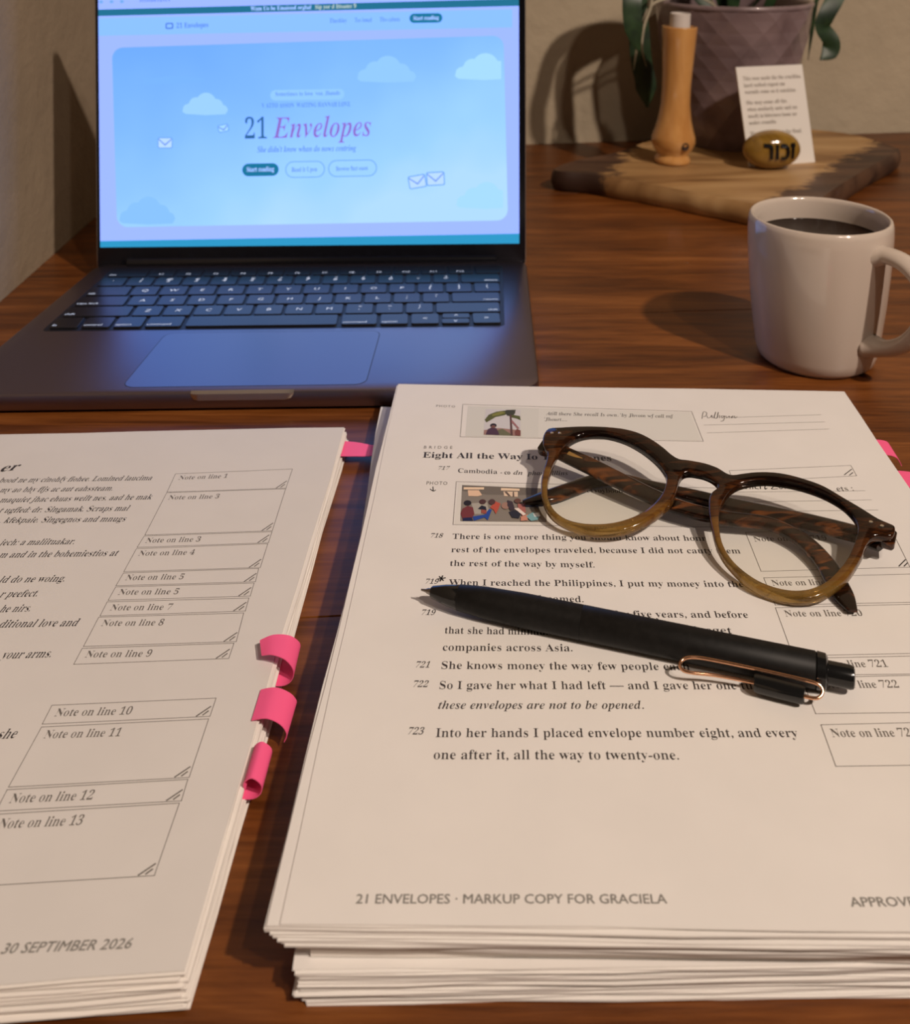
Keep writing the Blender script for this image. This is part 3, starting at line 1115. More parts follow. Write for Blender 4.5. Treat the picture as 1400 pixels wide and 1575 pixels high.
# keyboard
a = lp(165, 415); b_ = lp(771, 410); c_ = lp(771, 498); d_ = lp(80, 510)
kx0, kx1 = (a[0] + d_[0]) / 2, (b_[0] + c_[0]) / 2
ky0, ky1 = (c_[1] + d_[1]) / 2, (a[1] + b_[1]) / 2
kcx, kcy, kw, kd = (kx0 + kx1) / 2, (ky0 + ky1) / 2, kx1 - kx0, ky1 - ky0
V, F = slab(kw + 0.003, kd + 0.003, 0.003, DZ - 0.001, DZ + 0.00008, 0.00003, lambda x, y, z: lf(kcx + x, kcy + y, z))
obj('keyboard_well', V, F, M['well'], lap)
rows = [
    [('esc', 1.5)] + [('F%d' % i, 1) for i in range(1, 13)] + [('', 1)],
    [('`', 1)] + [(c, 1) for c in '1234567890-='] + [('delete', 1.5)],
    [('tab', 1.5)] + [(c, 1) for c in 'QWERTYUIOP[]'] + [('\\', 1)],
    [('caps lock', 1.75)] + [(c, 1) for c in "ASDFGHJKL;'"] + [('return', 1.75)],
    [('shift', 2.25)] + [(c, 1) for c in 'ZXCVBNM,./'] + [('shift', 2.25)],
    [('fn', 1), ('control', 1), ('option', 1), ('command', 1.25), ('', 5), ('command', 1.25), ('option', 1), ('<', 1), ('^v', 1), ('>', 1)],
]
rh = kd / 6.0
KM = {}
for r, row in enumerate(rows):
    tot = sum(q[1] for q in row)
    x = kx0
    yc = ky1 - rh * (r + 0.5)
    for lab, u in row:
        wk = kw * u / tot
        keys = [(lab, x + wk / 2, yc, wk - 0.0018, rh - 0.0020)]
        if lab == '^v':
            keys = [('^', x + wk / 2, yc + rh * 0.23, wk - 0.0018, rh * 0.46 - 0.001), ('v', x + wk / 2, yc - rh * 0.23, wk - 0.0018, rh * 0.46 - 0.001)]
        for lb, cx, cy, w_, h_ in keys:
            kk = (round(w_, 5), round(h_, 5))
            if kk not in KM:
                V, F = slab(w_, h_, 0.0012, 0.0, 0.0011, 0.00018, lambda X, Y, Z: LEX * X + LEY * Y + Vector((0, 0, Z)), 2)
                me = bpy.data.meshes.new('key')
                me.from_pydata([tuple(v) for v in V], [], F)
                me.materials.append(M['key'])
                KM[kk] = me
            o = bpy.data.objects.new('key', KM[kk])
            o.location = lf(cx, cy, DZ + 0.00009)
            link(o, lap)
            WLOC[o.name] = o.location.copy()
            if lb:
                single = len(lb) <= 3 and lb not in ('esc', 'tab', 'fn')
                em = 0.0052 if len(lb) == 1 else 0.0034
                V2, F2, wd = text_shape(lb, 's')
                tw_ = wd * em
                zt = Vector((0, 0, DZ + 0.00125))
                if len(lb) == 1:
                    ox, oy = cx - tw_ / 2, cy - em * 0.32
                elif lb in ('delete', 'return') or (lb == 'shift' and cx > kcx):
                    ox, oy = cx + w_ / 2 - tw_ - 0.0013, cy - h_ / 2 + 0.002
                elif len(lb) <= 3 and lb[0] == 'F':
                    ox, oy = cx - tw_ / 2, cy - h_ / 2 + 0.002
                else:
                    ox, oy = cx - w_ / 2 + 0.0013, cy - h_ / 2 + 0.002
                obj('legend', [lf(ox + px * em, oy + py * em, 0) + zt for px, py in V2], F2, M['legend'], o)
                if lb in '1234567890' or lb in ',./;\'[]-=\\':
                    # second glyph above on two-legend keys
                    s2 = dict(zip("1234567890-=[];',./\\", '!@#$%^&*()_+{}:"<>?|')).get(lb)
                    if s2:
                        V2, F2, wd = text_shape(s2, 's')
                        obj('legend', [lf(cx - wd * em * 0.4 + px * em * 0.8, cy + 0.0030 + (py - 0.3) * em * 0.8, 0) + zt for px, py in V2], F2, M['legend'], o)
        x += wk
# lid
BETA = math.radians(5.0)
LU = (LEY * math.sin(BETA) + Vector((0, 0, math.cos(BETA)))).normalized()
LN = LEX.cross(LU).normalized()         # towards the viewer
HP = lf(0, LD_ - 0.0035, DZ + 0.0008)
if LN.y > 0:
    LN = -LN
LH = 0.194


def sf(x, s, n=0.0):
    return HP + LEX * x + LU * s + LN * n


def sp(px, py):
    d = hit(px, py, HP, LN) - HP
    return d.dot(LEX), d.dot(LU)


V, F = slab(LW_, LH + 0.008, 0.009, -0.0045, 0.0, 0.0006, lambda x, y, z: sf(x, y + LH / 2 - 0.004, z), 6)
obj('lid', V, F, M['alu_edge'], lap, True, sharp=35)
V, F = slab(LW_ - 0.0012, LH + 0.007, 0.0085, -0.0003, 0.00025, 0.00005, lambda x, y, z: sf(x, y + LH / 2 - 0.004, z), 6)
obj('bezel', V, F, M['bezel'], lap)
V, F = loft([[sf(x, 0.0, -0.002) + (LEY * math.cos(t) + Vector((0, 0, math.sin(t)))) * 0.0042 for t in [2 * math.pi * i / 16 for i in range(16)]] for x in (-LW_ / 2 + 0.02, LW_ / 2 - 0.02)])
obj('hinge', V, F, M['bezel'], lap, True, sharp=60)
c0, c1, c2, c3 = sp(160, 383), sp(803, 371.5), sp(794, 20), sp(146, 20)
dx0, dx1 = (c0[0] + c3[0]) / 2, (c1[0] + c2[0]) / 2
ds0, ds1 = (c0[1] + c1[1]) / 2, LH - 0.006


def screen_mat():
    m = emit('web_page_glow', LE(168, 196, 252))
    t = m.node_tree
    return m


V = [sf(dx0, ds0, 0.0004), sf(dx1, ds0, 0.0004), sf(dx1, ds1, 0.0004), sf(dx0, ds1, 0.0004)]
screen = obj('screen', V, [[0, 1, 2, 3]], emit('web_page_background', LE(163, 190, 250)), lap, label='glowing display showing a pale blue web page')
SL = 0.0176


def spoly(name, pts, m, layer, holes=None):
    P = [sf(*sp(x, y), 0.0004 + 0.00010 * layer) for x, y in pts]
    return obj(name, P, [list(range(len(P)))], m, screen)


def rrpx(x0, y0, x1, y1, r, skew=SL, taper=0):
    cx, cy = (x0 + x1) / 2, (y0 + y1) / 2
    return [(cx + a, cy - b - skew * a) for a, b in rrect(x1 - x0, y1 - y0, r, 6)]


def clampx(p):
    return p


def hero_mat():
    m = emit('hero_sky_gradient', LE(140, 195, 253))
    N = NT(m)
    e = [n for n in m.node_tree.nodes if n.type == 'EMISSION'][0]
    tc = N.n('ShaderNodeTexCoord')
    mp = N.n('ShaderNodeMapping')
    mp.inputs['Location'].default_value = (0.5, 0, 0.5)
    mp.inputs['Scale'].default_value = (1, 0, 1)
    sep = N.n('ShaderNodeSeparateXYZ')
    N.l(tc.outputs['Object'], sep.inputs[0])
    a = N.n('ShaderNodeMath', operation='MULTIPLY_ADD')
    a.inputs[1].default_value = 1.5
    a.inputs[2].default_value = 0.50
    N.l(sep.outputs[0], a.inputs[0])
    b = N.n('ShaderNodeMath', operation='MULTIPLY_ADD')
    b.inputs[1].default_value = -5.0
    N.l(sep.outputs[2], b.inputs[0])
    N.l(a.outputs[0], b.inputs[2])
    nz = N.n('ShaderNodeTexNoise', Scale=16.0, Detail=2.0)
    N.l(tc.outputs['Object'], nz.inputs[0])
    c = N.n('ShaderNodeMath', operation='MULTIPLY_ADD')
    c.inputs[1].default_value = 0.35
    N.l(nz.outputs[0], c.inputs[0])
    N.l(b.outputs[0], c.inputs[2])
    r = N.ramp([(0.10, LE(106, 168, 251)), (0.5, LE(133, 191, 254)), (0.85, LE(160, 214, 254)), (1.2, LE(180, 224, 255))], c.outputs[0])
    N.l(r.outputs[0], e.inputs[0])
    return m


E_hdr = emit('header_blue', LE(143, 197, 252))
E_teal = emit('banner_teal', LE(38, 116, 150))
E_teal2 = emit('dock_teal', LE(50, 156, 205))
E_btn = emit('button_teal', LE(30, 120, 160))
E_cloud = emit('cloud_pale', LE(160, 213, 254))
E_cloud2 = emit('cloud_paler', LE(170, 224, 255))
E_cloudf = emit('cloud_faint', LE(140, 198, 254))
E_white = emit('pale_white', LE(190, 224, 255))
E_txt = emit('screen_ink', LE(80, 125, 205))
E_dark = emit('screen_dark_ink', LE(52, 105, 160))
E_pink = emit('screen_rose', LE(146, 116, 205))
E_line = emit('screen_line', LE(120, 175, 240))
E_tab = emit('tab_strip', LE(165, 198, 252))


def y_at(x, yl, sl=SL, x0=152):
    return yl - sl * (x - x0)


def band(name, ylt, ylb, m, layer, xl=None, xr=None, slt=SL, slb=SL):
    xa, xb = xl or 152, xr or 797
    pts = [(xa, y_at(xa, ylt, slt)), (xb, y_at(xb, ylt, slt)), (xb, y_at(xb, ylb, slb)), (xa, y_at(xa, ylb, slb))]
    # keep within the display
    P = []
    for x, y in pts:
        q = sp(x, y)
        P.append(sf(min(max(q[0], dx0), dx1), min(max(q[1], ds0), ds1), 0.0004 + 0.0001 * layer))
    return obj(name, P, [[0, 1, 2, 3]], m, screen)


band('banner', 14.5, 24.5, E_teal, 1, 140, 810, 0.025, 0.0235)
band('header_bar', 28, 55, E_hdr, 1, 152, 788, 0.0215, 0.0205)
band('dock_strip', 370.5, 386, E_teal2, 1, 140, 815, 0.0175, 0.0175)
hero = []
for (x, y, a0) in ((758, 72, 0), (190, 90, 90), (197, 332, 180), (764, 322, 270)):
    for i in range(7):
        a = math.radians(a0 + 15 * i)
        hero.append((x + 17 * math.cos(a), y - 17 * math.sin(a)))
spoly('hero_panel', hero, hero_mat(), 2)
hb = [(p[0], p[1]) for p in hero]


def cloud(pts, m, layer, name='cloud_icon'):
    spoly(name, pts, m, layer)


def cloud_pts(x0, x1, yb, h, cut=None):
    w_ = x1 - x0
    bumps = [(0.13, 0.30, 0.13), (0.30, 0.55, 0.16), (0.52, 0.70, 0.22), (0.74, 0.48, 0.16), (0.89, 0.26, 0.11)]
    out = []
    n = 48
    for i in range(n + 1):
        u = i / n
        top = 0.06
        for cx, cy, r in bumps:
            if abs(u - cx) < r:
                top = max(top, cy - r * 1.3 + math.sqrt(r * r - (u - cx) ** 2) * 1.9)
        out.append((x0 + u * w_, yb - max(0.05, min(1, top)) * h))
    if cut:
        out = [(min(x, cut), y) for x, y in out]
    e = cut if cut else x1
    out += [(e - 4 if not cut else e, yb + 1.5), (x0 + w_ * 0.5, yb + 3), (x0 + 5, yb + 1)]
    return out


cloud(cloud_pts(281, 351, 174, 38), E_cloud, 3)
cloud(cloud_pts(550, 640, 124, 46), emit('cloud_ghost', LE(150, 206, 254)), 3)
cloud(cloud_pts(700, 790, 120, 46, 771), E_cloud2, 3)
cloud(cloud_pts(702, 792, 318, 46, 774), E_cloud2, 3)
cloud(cloud_pts(184, 270, 342, 48), E_cloudf, 3)
cloud([(220, 122), (260, 117), (313, 120), (316, 126), (270, 129), (222, 130)], emit('streak_faint', LE(124, 184, 254)), 3, 'cloud_streak')


def envelope(cx, cy, w_, h_, rot, m=E_white):
    R = math.radians(rot)
    tr = lambda x, y: (cx + x * math.cos(R) - y * math.sin(R), cy + x * math.sin(R) + y * math.cos(R))
    spoly('envelope_border', [tr(a, b) for a, b in rrect(w_ + 3.5, h_ + 3.5, 3, 3)], E_line, 4)
    spoly('envelope_icon', [tr(a, b) for a, b in rrect(w_, h_, 2, 3)], m, 5)
    pts = [(-w_ / 2, -h_ / 2), (0, h_ * 0.12), (w_ / 2, -h_ / 2), (w_ / 2, -h_ / 2 + 2.5), (0, h_ * 0.12 + 3), (-w_ / 2, -h_ / 2 + 2.5)]
    spoly('envelope_flap', [tr(a, b) for a, b in pts], emit('flap_line', LE(122, 160, 226)), 6)


envelope(254.5, 219.5, 20, 14, 0)
envelope(344, 197, 14, 9, -12, E_cloud2)
envelope(642, 279, 24, 17, -10)
envelope(670, 274.5, 25, 18, -3)
# pills and buttons
spoly('pill', rrpx(416, 137.5, 530, 153.5, 7.8), emit('pill_blue', LE(150, 206, 254)), 3)
spoly('button', rrpx(373, 251, 429, 270.5, 9.5), E_btn, 4)
spoly('button_border', rrpx(439, 247.5, 500, 273, 12.6), E_line, 3)
spoly('button', rrpx(440.5, 249, 498.5, 271.5, 11.2), emit('button_pale', LE(160, 214, 255)), 4)
spoly('button_border', rrpx(505, 245.5, 580, 271.5, 12.6), E_line, 3)
spoly('button', rrpx(506.5, 247, 578.5, 270, 11.4), emit('button_pale', LE(160, 214, 255)), 4)
spoly('button', rrpx(630, 20.5, 680.5, 35, 7), E_btn, 3)


def stext(s, mode, x0, y0, x1, y1, em_px, m, layer=6):
    p0, p1 = sp(x0, y0), sp(x1, y1)
    em = em_px * 0.725 / 1666
    text_on('screen_text', s, mode, sf(*p0, 0.0004), sf(*p1, 0.0004), em, LU, m, screen, LN * 0.0001 * layer)


stext('21', 'r', 377, 213, 411, 212.5, 46, E_dark)
stext('Envelopes', 'bi', 420, 212, 571, 208.5, 46, E_pink)
stext('Sometimes to love  voa, Jhauds', 'r', 424, 147.5, 523, 145.5, 9, E_txt)
stext('V ATTO ASSON  WAITING HANNAH LOVE', 'r', 403, 165.5, 539, 163, 9.5, E_txt)
stext("She didn't know whan do nows centring", 'bi', 396, 234, 548, 231.5, 13, E_txt)
stext('Start reading', 'b', 380, 264, 422, 263, 11, E_white)
stext('Read it Upon', 'r', 449, 264, 488, 263, 10, E_txt)
stext('Browse fuct eaon', 'r', 517, 262.5, 566, 261, 10, E_txt)
stext('Start reading', 'b', 636, 31, 675, 30, 9.5, E_white)
stext('Theobley', 'r', 507, 35, 534, 34.3, 9.5, E_txt)
stext('Tos loned', 'r', 546, 34, 572, 33.5, 9.5, E_txt)
stext('Tlos cabens', 'r', 584.5, 33, 615.5, 32.5, 9.5, E_txt)
stext('21 Envelopes', 'b', 272, 43, 321, 41.5, 11, E_txt)
stext('Wam Uo be Emaioud orgbal', 'b', 386, 16.5, 479, 14, 9.5, E_white)
stext('Sip yor d Ittsams 9', 'b', 485, 13.8, 548, 12, 9.5, emit('pale_yellow_text', LE(205, 222, 215)))
spoly('logo_icon', rrpx(255, 35, 267, 44.5, 2.5), E_txt, 3)
spoly('logo_icon', rrpx(257, 37, 265, 42.5, 1.2), E_hdr, 4)
for x in (156, 172, 188):
    spoly('tab_dot', [(x + 3 * math.cos(t * math.pi / 5), 3 - SL * (x - 152) + 2.5 * math.sin(t * math.pi / 5)) for t in range(10)], E_line, 3)
stext('Ittbmetuscs', 'r', 215, 3, 262, 2, 9, E_txt)

# ================================================================== MUG
MC = U(1254, 549, 0)
MC.z = 0
mug = thing('coffee_mug', 'white glazed ceramic mug of black coffee', 'mug', MC.to_tuple())
prof = [(0.0, 0.0012), (0.026, 0.0012), (0.0275, 0.0), (0.0295, 0.0003), (0.0322, 0.003), (0.0336, 0.008), (0.0352, 0.020), (0.0370, 0.036), (0.0383, 0.052), (0.0391, 0.066), (0.0393, 0.074), (0.0391, 0.0800), (0.0384, 0.0826), (0.0374, 0.0834),
        (0.0364, 0.0826), (0.0358, 0.0805), (0.0356, 0.074), (0.0352, 0.060), (0.0335, 0.030), (0.0310, 0.010), (0.027, 0.0055), (0.0, 0.005)]
V, F = lathe([(r * 0.965, z * 0.965) for r, z in prof], MC, 72, caps=False)
obj('mug_body', V, F, M['ceramic'], mug, True)
ha = math.radians(-56)
hd = Vector((math.cos(ha), math.sin(ha), 0))
hp = [(0.0365, 0.0700), (0.0440, 0.0716), (0.0540, 0.0700), (0.0625, 0.0630), (0.0655, 0.0520), (0.0630, 0.0390), (0.0560, 0.0285), (0.0460, 0.0215), (0.0345, 0.0190)]
path = catmull([MC + hd * (r - 0.0014) + Vector((0, 0, z * 0.965)) for r, z in hp], 6)
side = hd.cross(Vector((0, 0, 1)))


def hwid(t):
    e = 1 + 0.55 * max(0, 1 - t / 0.10) + 0.55 * max(0, (t - 0.90) / 0.10)
    return (0.0043 * e, 0.0058 * e)


V, F = sweep(path, hwid, CIRC(16), side)
obj('handle', V, F, M['ceramic'], mug, True)
zc_ = 0.0680
V, F = lathe([(0.0, zc_ - 0.004), (0.0336, zc_ - 0.004), (0.0340, zc_ + 0.0004), (0.0328, zc_), (0.0, zc_)], MC, 64, caps=False)
tag(obj('coffee', V, F, M['coffee'], None, True, sharp=30), 'black coffee filling the white mug', 'coffee')


def steam_mat():
    m = bpy.data.materials.new('faint_steam')
    m.use_nodes = True
    t = m.node_tree
    t.nodes.clear()
    v = t.nodes.new('ShaderNodeVolumePrincipled')
    v.inputs['Color'].default_value = (1, 1, 1, 1)
    N = NT(m)
    tc = N.n('ShaderNodeTexCoord')
    mp = N.n('ShaderNodeMapping')
    mp.inputs['Scale'].default_value = (120, 120, 45)
    N.l(tc.outputs['Object'], mp.inputs[0])
    n = N.n('ShaderNodeTexNoise', Scale=1.0, Detail=2.0, Distortion=2.0)
    N.l(mp.outputs[0], n.inputs[0])
    r = N.ramp([(0.52, (0, 0, 0)), (0.75, (1, 1, 1))], n.outputs[0])
    mu = N.n('ShaderNodeMath', operation='MULTIPLY')
    mu.inputs[1].default_value = 4.0
    N.l(r.outputs[0], mu.inputs[0])
    N.l(mu.outputs[0], v.inputs['Density'])
    o = t.nodes.new('ShaderNodeOutputMaterial')
    t.links.new(v.outputs[0], o.inputs['Volume'])
    return m


V, F = lathe([(0.0, 0.0), (0.009, 0.001), (0.012, 0.010), (0.009, 0.024), (0.006, 0.036), (0.0, 0.040)], MC + Vector((0.006, 0.004, zc_ + 0.001)), 20, caps=False)
tag(obj('steam', V, F, steam_mat(), None, True), 'faint wisp of steam rising from the coffee', 'steam', kind='stuff')

# ================================================================== EYEGLASSES
gA, gB, gC, gD = U(844, 660, ZT + 0.0155), U(1375, 810, ZT + 0.0120), U(920, 817, ZT + 0.0050), U(1228, 920, ZT + 0.0046)
gO = (gA + gB + gC + gD) / 4
ge1 = ((gB - gA) + (gD - gC)).normalized()
gn = ge1.cross(((gA - gC) + (gB - gD)).normalized()).normalized()
if gn.z < 0:
    gn = -gn
ge2 = gn.cross(ge1).normalized()
if ge2.z < 0:
    ge2 = -ge2
glasses = thing('eyeglasses', 'round tortoiseshell eyeglasses with amber lower rims, arms folded, on the printed page', 'eyeglasses', Vector((gO.x, gO.y, ZT)).to_tuple())


def gp(x, y):
    d = hit(x, y, gO, gn) - gO
    return Vector((d.dot(ge1), d.dot(ge2), 0))


def gw(p, n=0.0):
    return gO + ge1 * p.x + ge2 * p.y + gn * n


outer_px = [(844, 658), (864, 656), (890, 654.6), (916, 654.6), (941, 656), (963, 659), (984, 665), (1003.6, 675), (1020.7, 687), (1033.6, 698), (1045, 704.5), (1060, 706.5), (1084, 711), (1104, 718), (1118, 726.5), (1128, 729), (1142.6, 727), (1164, 724.7), (1189, 725), (1215, 729), (1245, 737.6), (1269, 747), (1298, 764), (1327, 781), (1351, 796), (1373, 805.6), (1377, 810), (1375.7, 818), (1369.6, 824), (1351, 822.5), (1339, 827), (1331, 838), (1327, 850), (1318.6, 865), (1305.7, 884), (1290.7, 898), (1271, 911), (1250, 918.5), (1228.6, 920.5), (1207, 918), (1185.7, 912), (1164, 903), (1143, 889), (1125.7, 872), (1112, 855), (1102, 836), (1096, 815), (1091, 790), (1090.5, 768), (1094, 757), (1102, 750), (1104, 743.6), (1096, 735.5), (1084, 729.5), (1072, 726.5), (1060, 725), (1051, 727.5), (1045.5, 734), (1043, 743), (1040, 754), (1033.6, 768), (1021.7, 781), (1006.7, 793), (988.6, 803.6), (967, 812), (945.7, 816.5), (920, 817.5), (894, 814), (872.9, 806), (853.6, 795), (841, 781), (833.5, 763), (832, 742), (835, 724), (840, 708), (842, 694), (838, 688), (835, 680), (836, 668)]
inL_px = [(841.8, 752), (843.9, 733), (852.5, 707), (864.3, 688), (879.3, 675), (896.4, 667.5), (917.9, 665), (939.3, 667.5), (962.9, 675), (984.3, 686.8), (1003.6, 701.8), (1016.4, 715.7), (1023.9, 728.6), (1025, 739.3), (1020.7, 754), (1010, 769), (992.9, 784), (971.4, 795), (945.7, 802.5), (920, 805), (894.3, 803.6), (870.7, 797), (853.6, 784.3), (843.9, 767)]
inR_px = [(1106, 790), (1110, 773), (1120.7, 755.6), (1135, 744.6), (1157, 738.6), (1181, 737), (1210.6, 740.5), (1239.7, 747.5), (1266.4, 757.5), (1290.7, 771), (1307.7, 786), (1317.5, 801), (1319.5, 816), (1313, 838.6), (1303.6, 857.9), (1288.6, 877), (1271.4, 893), (1250, 903.5), (1228.6, 907), (1207, 905.5), (1185.7, 900), (1164, 890.5), (1143, 876), (1125.7, 859), (1113, 838), (1107, 815)]
outer = catmull([gp(*p) for p in outer_px], 3, True)
inL = catmull([gp(*p) for p in inL_px], 4, True)
inR = catmull([gp(*p) for p in inR_px], 4, True)


def inset(poly, d):
    n = len(poly)
    ar = sum(poly[i].x * poly[(i + 1) % n].y - poly[(i + 1) % n].x * poly[i].y for i in range(n))
    sg = 1 if ar > 0 else -1
    out = []
    for i in range(n):
        t = (poly[(i + 1) % n] - poly[i - 1]).normalized()
        out.append(poly[i] + Vector((-t.y, t.x, 0)) * d * sg)
    return out


def tri_fill(loops):
    """triangulate a planar region (outer loop + holes) -> verts, faces"""
    bm = bmesh.new()
    edges = []
    for lp_ in loops:
        vs = [bm.verts.new(v) for v in lp_]
        for i in range(len(vs)):
            edges.append(bm.edges.new((vs[i], vs[(i + 1) % len(vs)])))
    bmesh.ops.triangle_fill(bm, use_beauty=True, use_dissolve=False, edges=edges)
    bm.verts.index_update()
    V = [v.co.copy() for v in bm.verts]
    F = [[v.index for v in f.verts] for f in bm.faces]
    bm.free()
    return V, F


GT = 0.0036
BV = 0.0007
levels_ = [(0.0, BV, 1), (-BV * 0.35, BV * 0.35, 0), (-BV, 0.0, 0), (-GT + BV, 0.0, 0), (-GT, BV, 0)]
V, F = [], []
loops = [outer, inL, inR]
base_idx = []
for li, (n_, ins, _) in enumerate(levels_):
    for k, lp_ in enumerate(loops):
        q = inset(lp_, ins * (1 if k == 0 else -0.55))
        base_idx.append((li, k, len(V), len(q)))
        V += [gw(p, n_) for p in q]
bi = {(a, b): (c, d) for a, b, c, d in base_idx}
for li in range(len(levels_) - 1):
    for k in range(3):
        s0_, n_ = bi[(li, k)]
        s1_, _ = bi[(li + 1, k)]
        for i in range(n_):
            j = (i + 1) % n_
            F.append([s0_ + i, s0_ + j, s1_ + j, s1_ + i])
for li in (0, len(levels_) - 1):
    ins = levels_[li][1]
    lv, lf_ = tri_fill([inset(lp_, ins * (1 if k == 0 else -0.55)) for k, lp_ in enumerate(loops)])
    s0_ = bi[(li, 0)][0]
    F += [[s0_ + i for i in f] for f in lf_]
frame = obj('frame_front', V, F, M['tortf'], glasses, True, sharp=50)
bm = bmesh.new()
bm.from_mesh(frame.data)
bmesh.ops.recalc_face_normals(bm, faces=bm.faces)
bm.to_mesh(frame.data)
bm.free()
frame.data.set_sharp_from_angle(angle=math.radians(50))
att = frame.data.attributes.new('fade', 'FLOAT', 'POINT')
ymax, ymin = max(p.y for p in outer), min(p.y for p in outer)
for i, v in enumerate(frame.data.vertices):
    yl = (v.co + frame.location - gO).dot(ge2)
    att.data[i].value = max(0.0, min(1.0, 1 - (yl - ymin) / (ymax - ymin))) * 0.78
for lp_, nm in ((inL, 'lens'), (inR, 'lens')):
    q = inset(lp_, -0.0002)
    c = sum(q, Vector()) / len(q)
    V, F = [], []
    for n_, sgn in ((-0.0012, 0.0007), (-0.0026, 0.0007)):
        i0 = len(V)
        for rr_ in (1.0, 0.66, 0.33):
            V += [gw(c + (p - c) * rr_, n_ + sgn * (1 - rr_ * rr_)) for p in q]
        V.append(gw(c, n_ + sgn))
        m_ = len(q)
        for k in range(2):
            for i in range(m_):
                j = (i + 1) % m_
                F.append([i0 + k * m_ + i, i0 + k * m_ + j, i0 + (k + 1) * m_ + j, i0 + (k + 1) * m_ + i])
        for i in range(m_):
            F.append([i0 + 2 * m_ + i, i0 + 2 * m_ + (i + 1) % m_, i0 + 3 * m_])
    obj(nm, V, F, M['lens'], glasses, True, label='clear lens')
for x, y in ((849, 666), (861, 666.5), (1340, 803), (1357, 809)):
    p = gp(x, y)
    V, F = lathe([(0.0007, -0.0004), (0.0007, 0.00012), (0.0004, 0.0002), (0.0, 0.0002)], gw(p, 0.0), 12, gn, caps=False)
    obj('rivet', V, F, M['steel'], glasses)
# endpiece blocks wrapping back to the hinges
for px, dd in (((840, 676), -1), ((1366, 814), 1)):
    p = gp(*px)
    ring = rrect(0.0055, 0.0072, 0.0012, 3)
    V, F = loft([[gw(p + Vector((a * s_, b * s_, 0)), n_) for a, b in ring] for n_, s_ in ((-0.0028, 1.0), (-0.0052, 0.95), (-0.0062, 0.8))])
    obj('endpiece', V, F, M['tort'], glasses, True, sharp=40)
SECT = rrect(2, 2, 0.6, 3)


def temple(pts, widths):
    P = catmull([U(x, y, ZT + t) for x, y, t in pts], 6)
    Wd = catmull([Vector((w_, 0, 0)) for w_ in widths], 6)

    def wf(t):
        i = min(len(Wd) - 1, int(round(t * (len(P) - 1))))
        return (Wd[i].x, 0.0014 if t < 0.93 else 0.0014 * (1 - (t - 0.93) * 9))
    V, F = sweep(P, wf, SECT, lambda t: (gn * (1 - t) + Vector((0, 0, 1)) * (0.4 + t)).normalized())
    return obj('temple_arm', V, F, M['tort'], glasses, True, sharp=45)


temple([(855, 692, 0.0098), (880, 704, 0.0092), (910, 718, 0.0084), (950, 738, 0.0074), (1000, 762, 0.0066), (1050, 782, 0.0061), (1110, 796, 0.0057), (1176, 804, 0.0053), (1211, 817, 0.0047), (1242, 837, 0.0038), (1269, 866, 0.0028), (1283, 890, 0.0022), (1298, 917, 0.0018), (1312, 940, 0.0017)],
       [0.0036, 0.0040, 0.0042, 0.0041, 0.0038, 0.0036, 0.0034, 0.0031, 0.0031, 0.0033, 0.0036, 0.0038, 0.0035, 0.0016])
temple([(1358, 838, 0.0062), (1318, 822, 0.0052), (1254, 806, 0.0038), (1200, 794, 0.0030), (1150, 783, 0.0026), (1110, 774, 0.0024), (1060, 762, 0.0022), (1000, 749, 0.0021), (955, 738, 0.0021), (915, 740, 0.0022), (880, 752, 0.0023), (845, 764, 0.0022), (806, 773, 0.0019)],
       [0.0036, 0.0040, 0.0042, 0.0041, 0.0039, 0.0037, 0.0035, 0.0032, 0.0031, 0.0033, 0.0035, 0.0036, 0.0014])
# brass wire core showing inside the folded arm
P = catmull([U(x, y, ZT + t) for x, y, t in ((874, 697, 0.0106), (886, 703, 0.0101), (900, 710, 0.0096))], 4)
V, F = sweep(P, lambda t: (0.0011, 0.0004), SECT, gn)
obj('hinge_plate', V, F, M['brass'], glasses)

# ================================================================== PEN
PR = 0.0051
pA, pB = U(648, 907, ZT + PR), U(1315, 1043, ZT + PR)
pax = (pB - pA).normalized()
plen = (pB - pA).length
pen = thing('pen', 'thick matte black click pen with rose gold wire clip, tip pointing left', 'pen', (Vector(((pA.x + pB.x) / 2, (pA.y + pB.y) / 2, ZT))).to_tuple())


def at_px(px):                      # distance along the axis for an image column
    lo, hi_ = 0.0, plen
    for _ in range(30):
        m_ = (lo + hi_) / 2
        p = pA + pax * m_
        zc = p.y * CT + (H - p.z) * ST
        if CX + FPX * p.x / zc < px: lo = m_
        else: hi_ = m_
    return lo


def pl(name, prof, m, sharp=40, seg=40):
    V, F = lathe([(r, a) for a, r in prof], pA, seg, pax)
    return obj(name, V, F, m, pen, True, sharp=sharp)


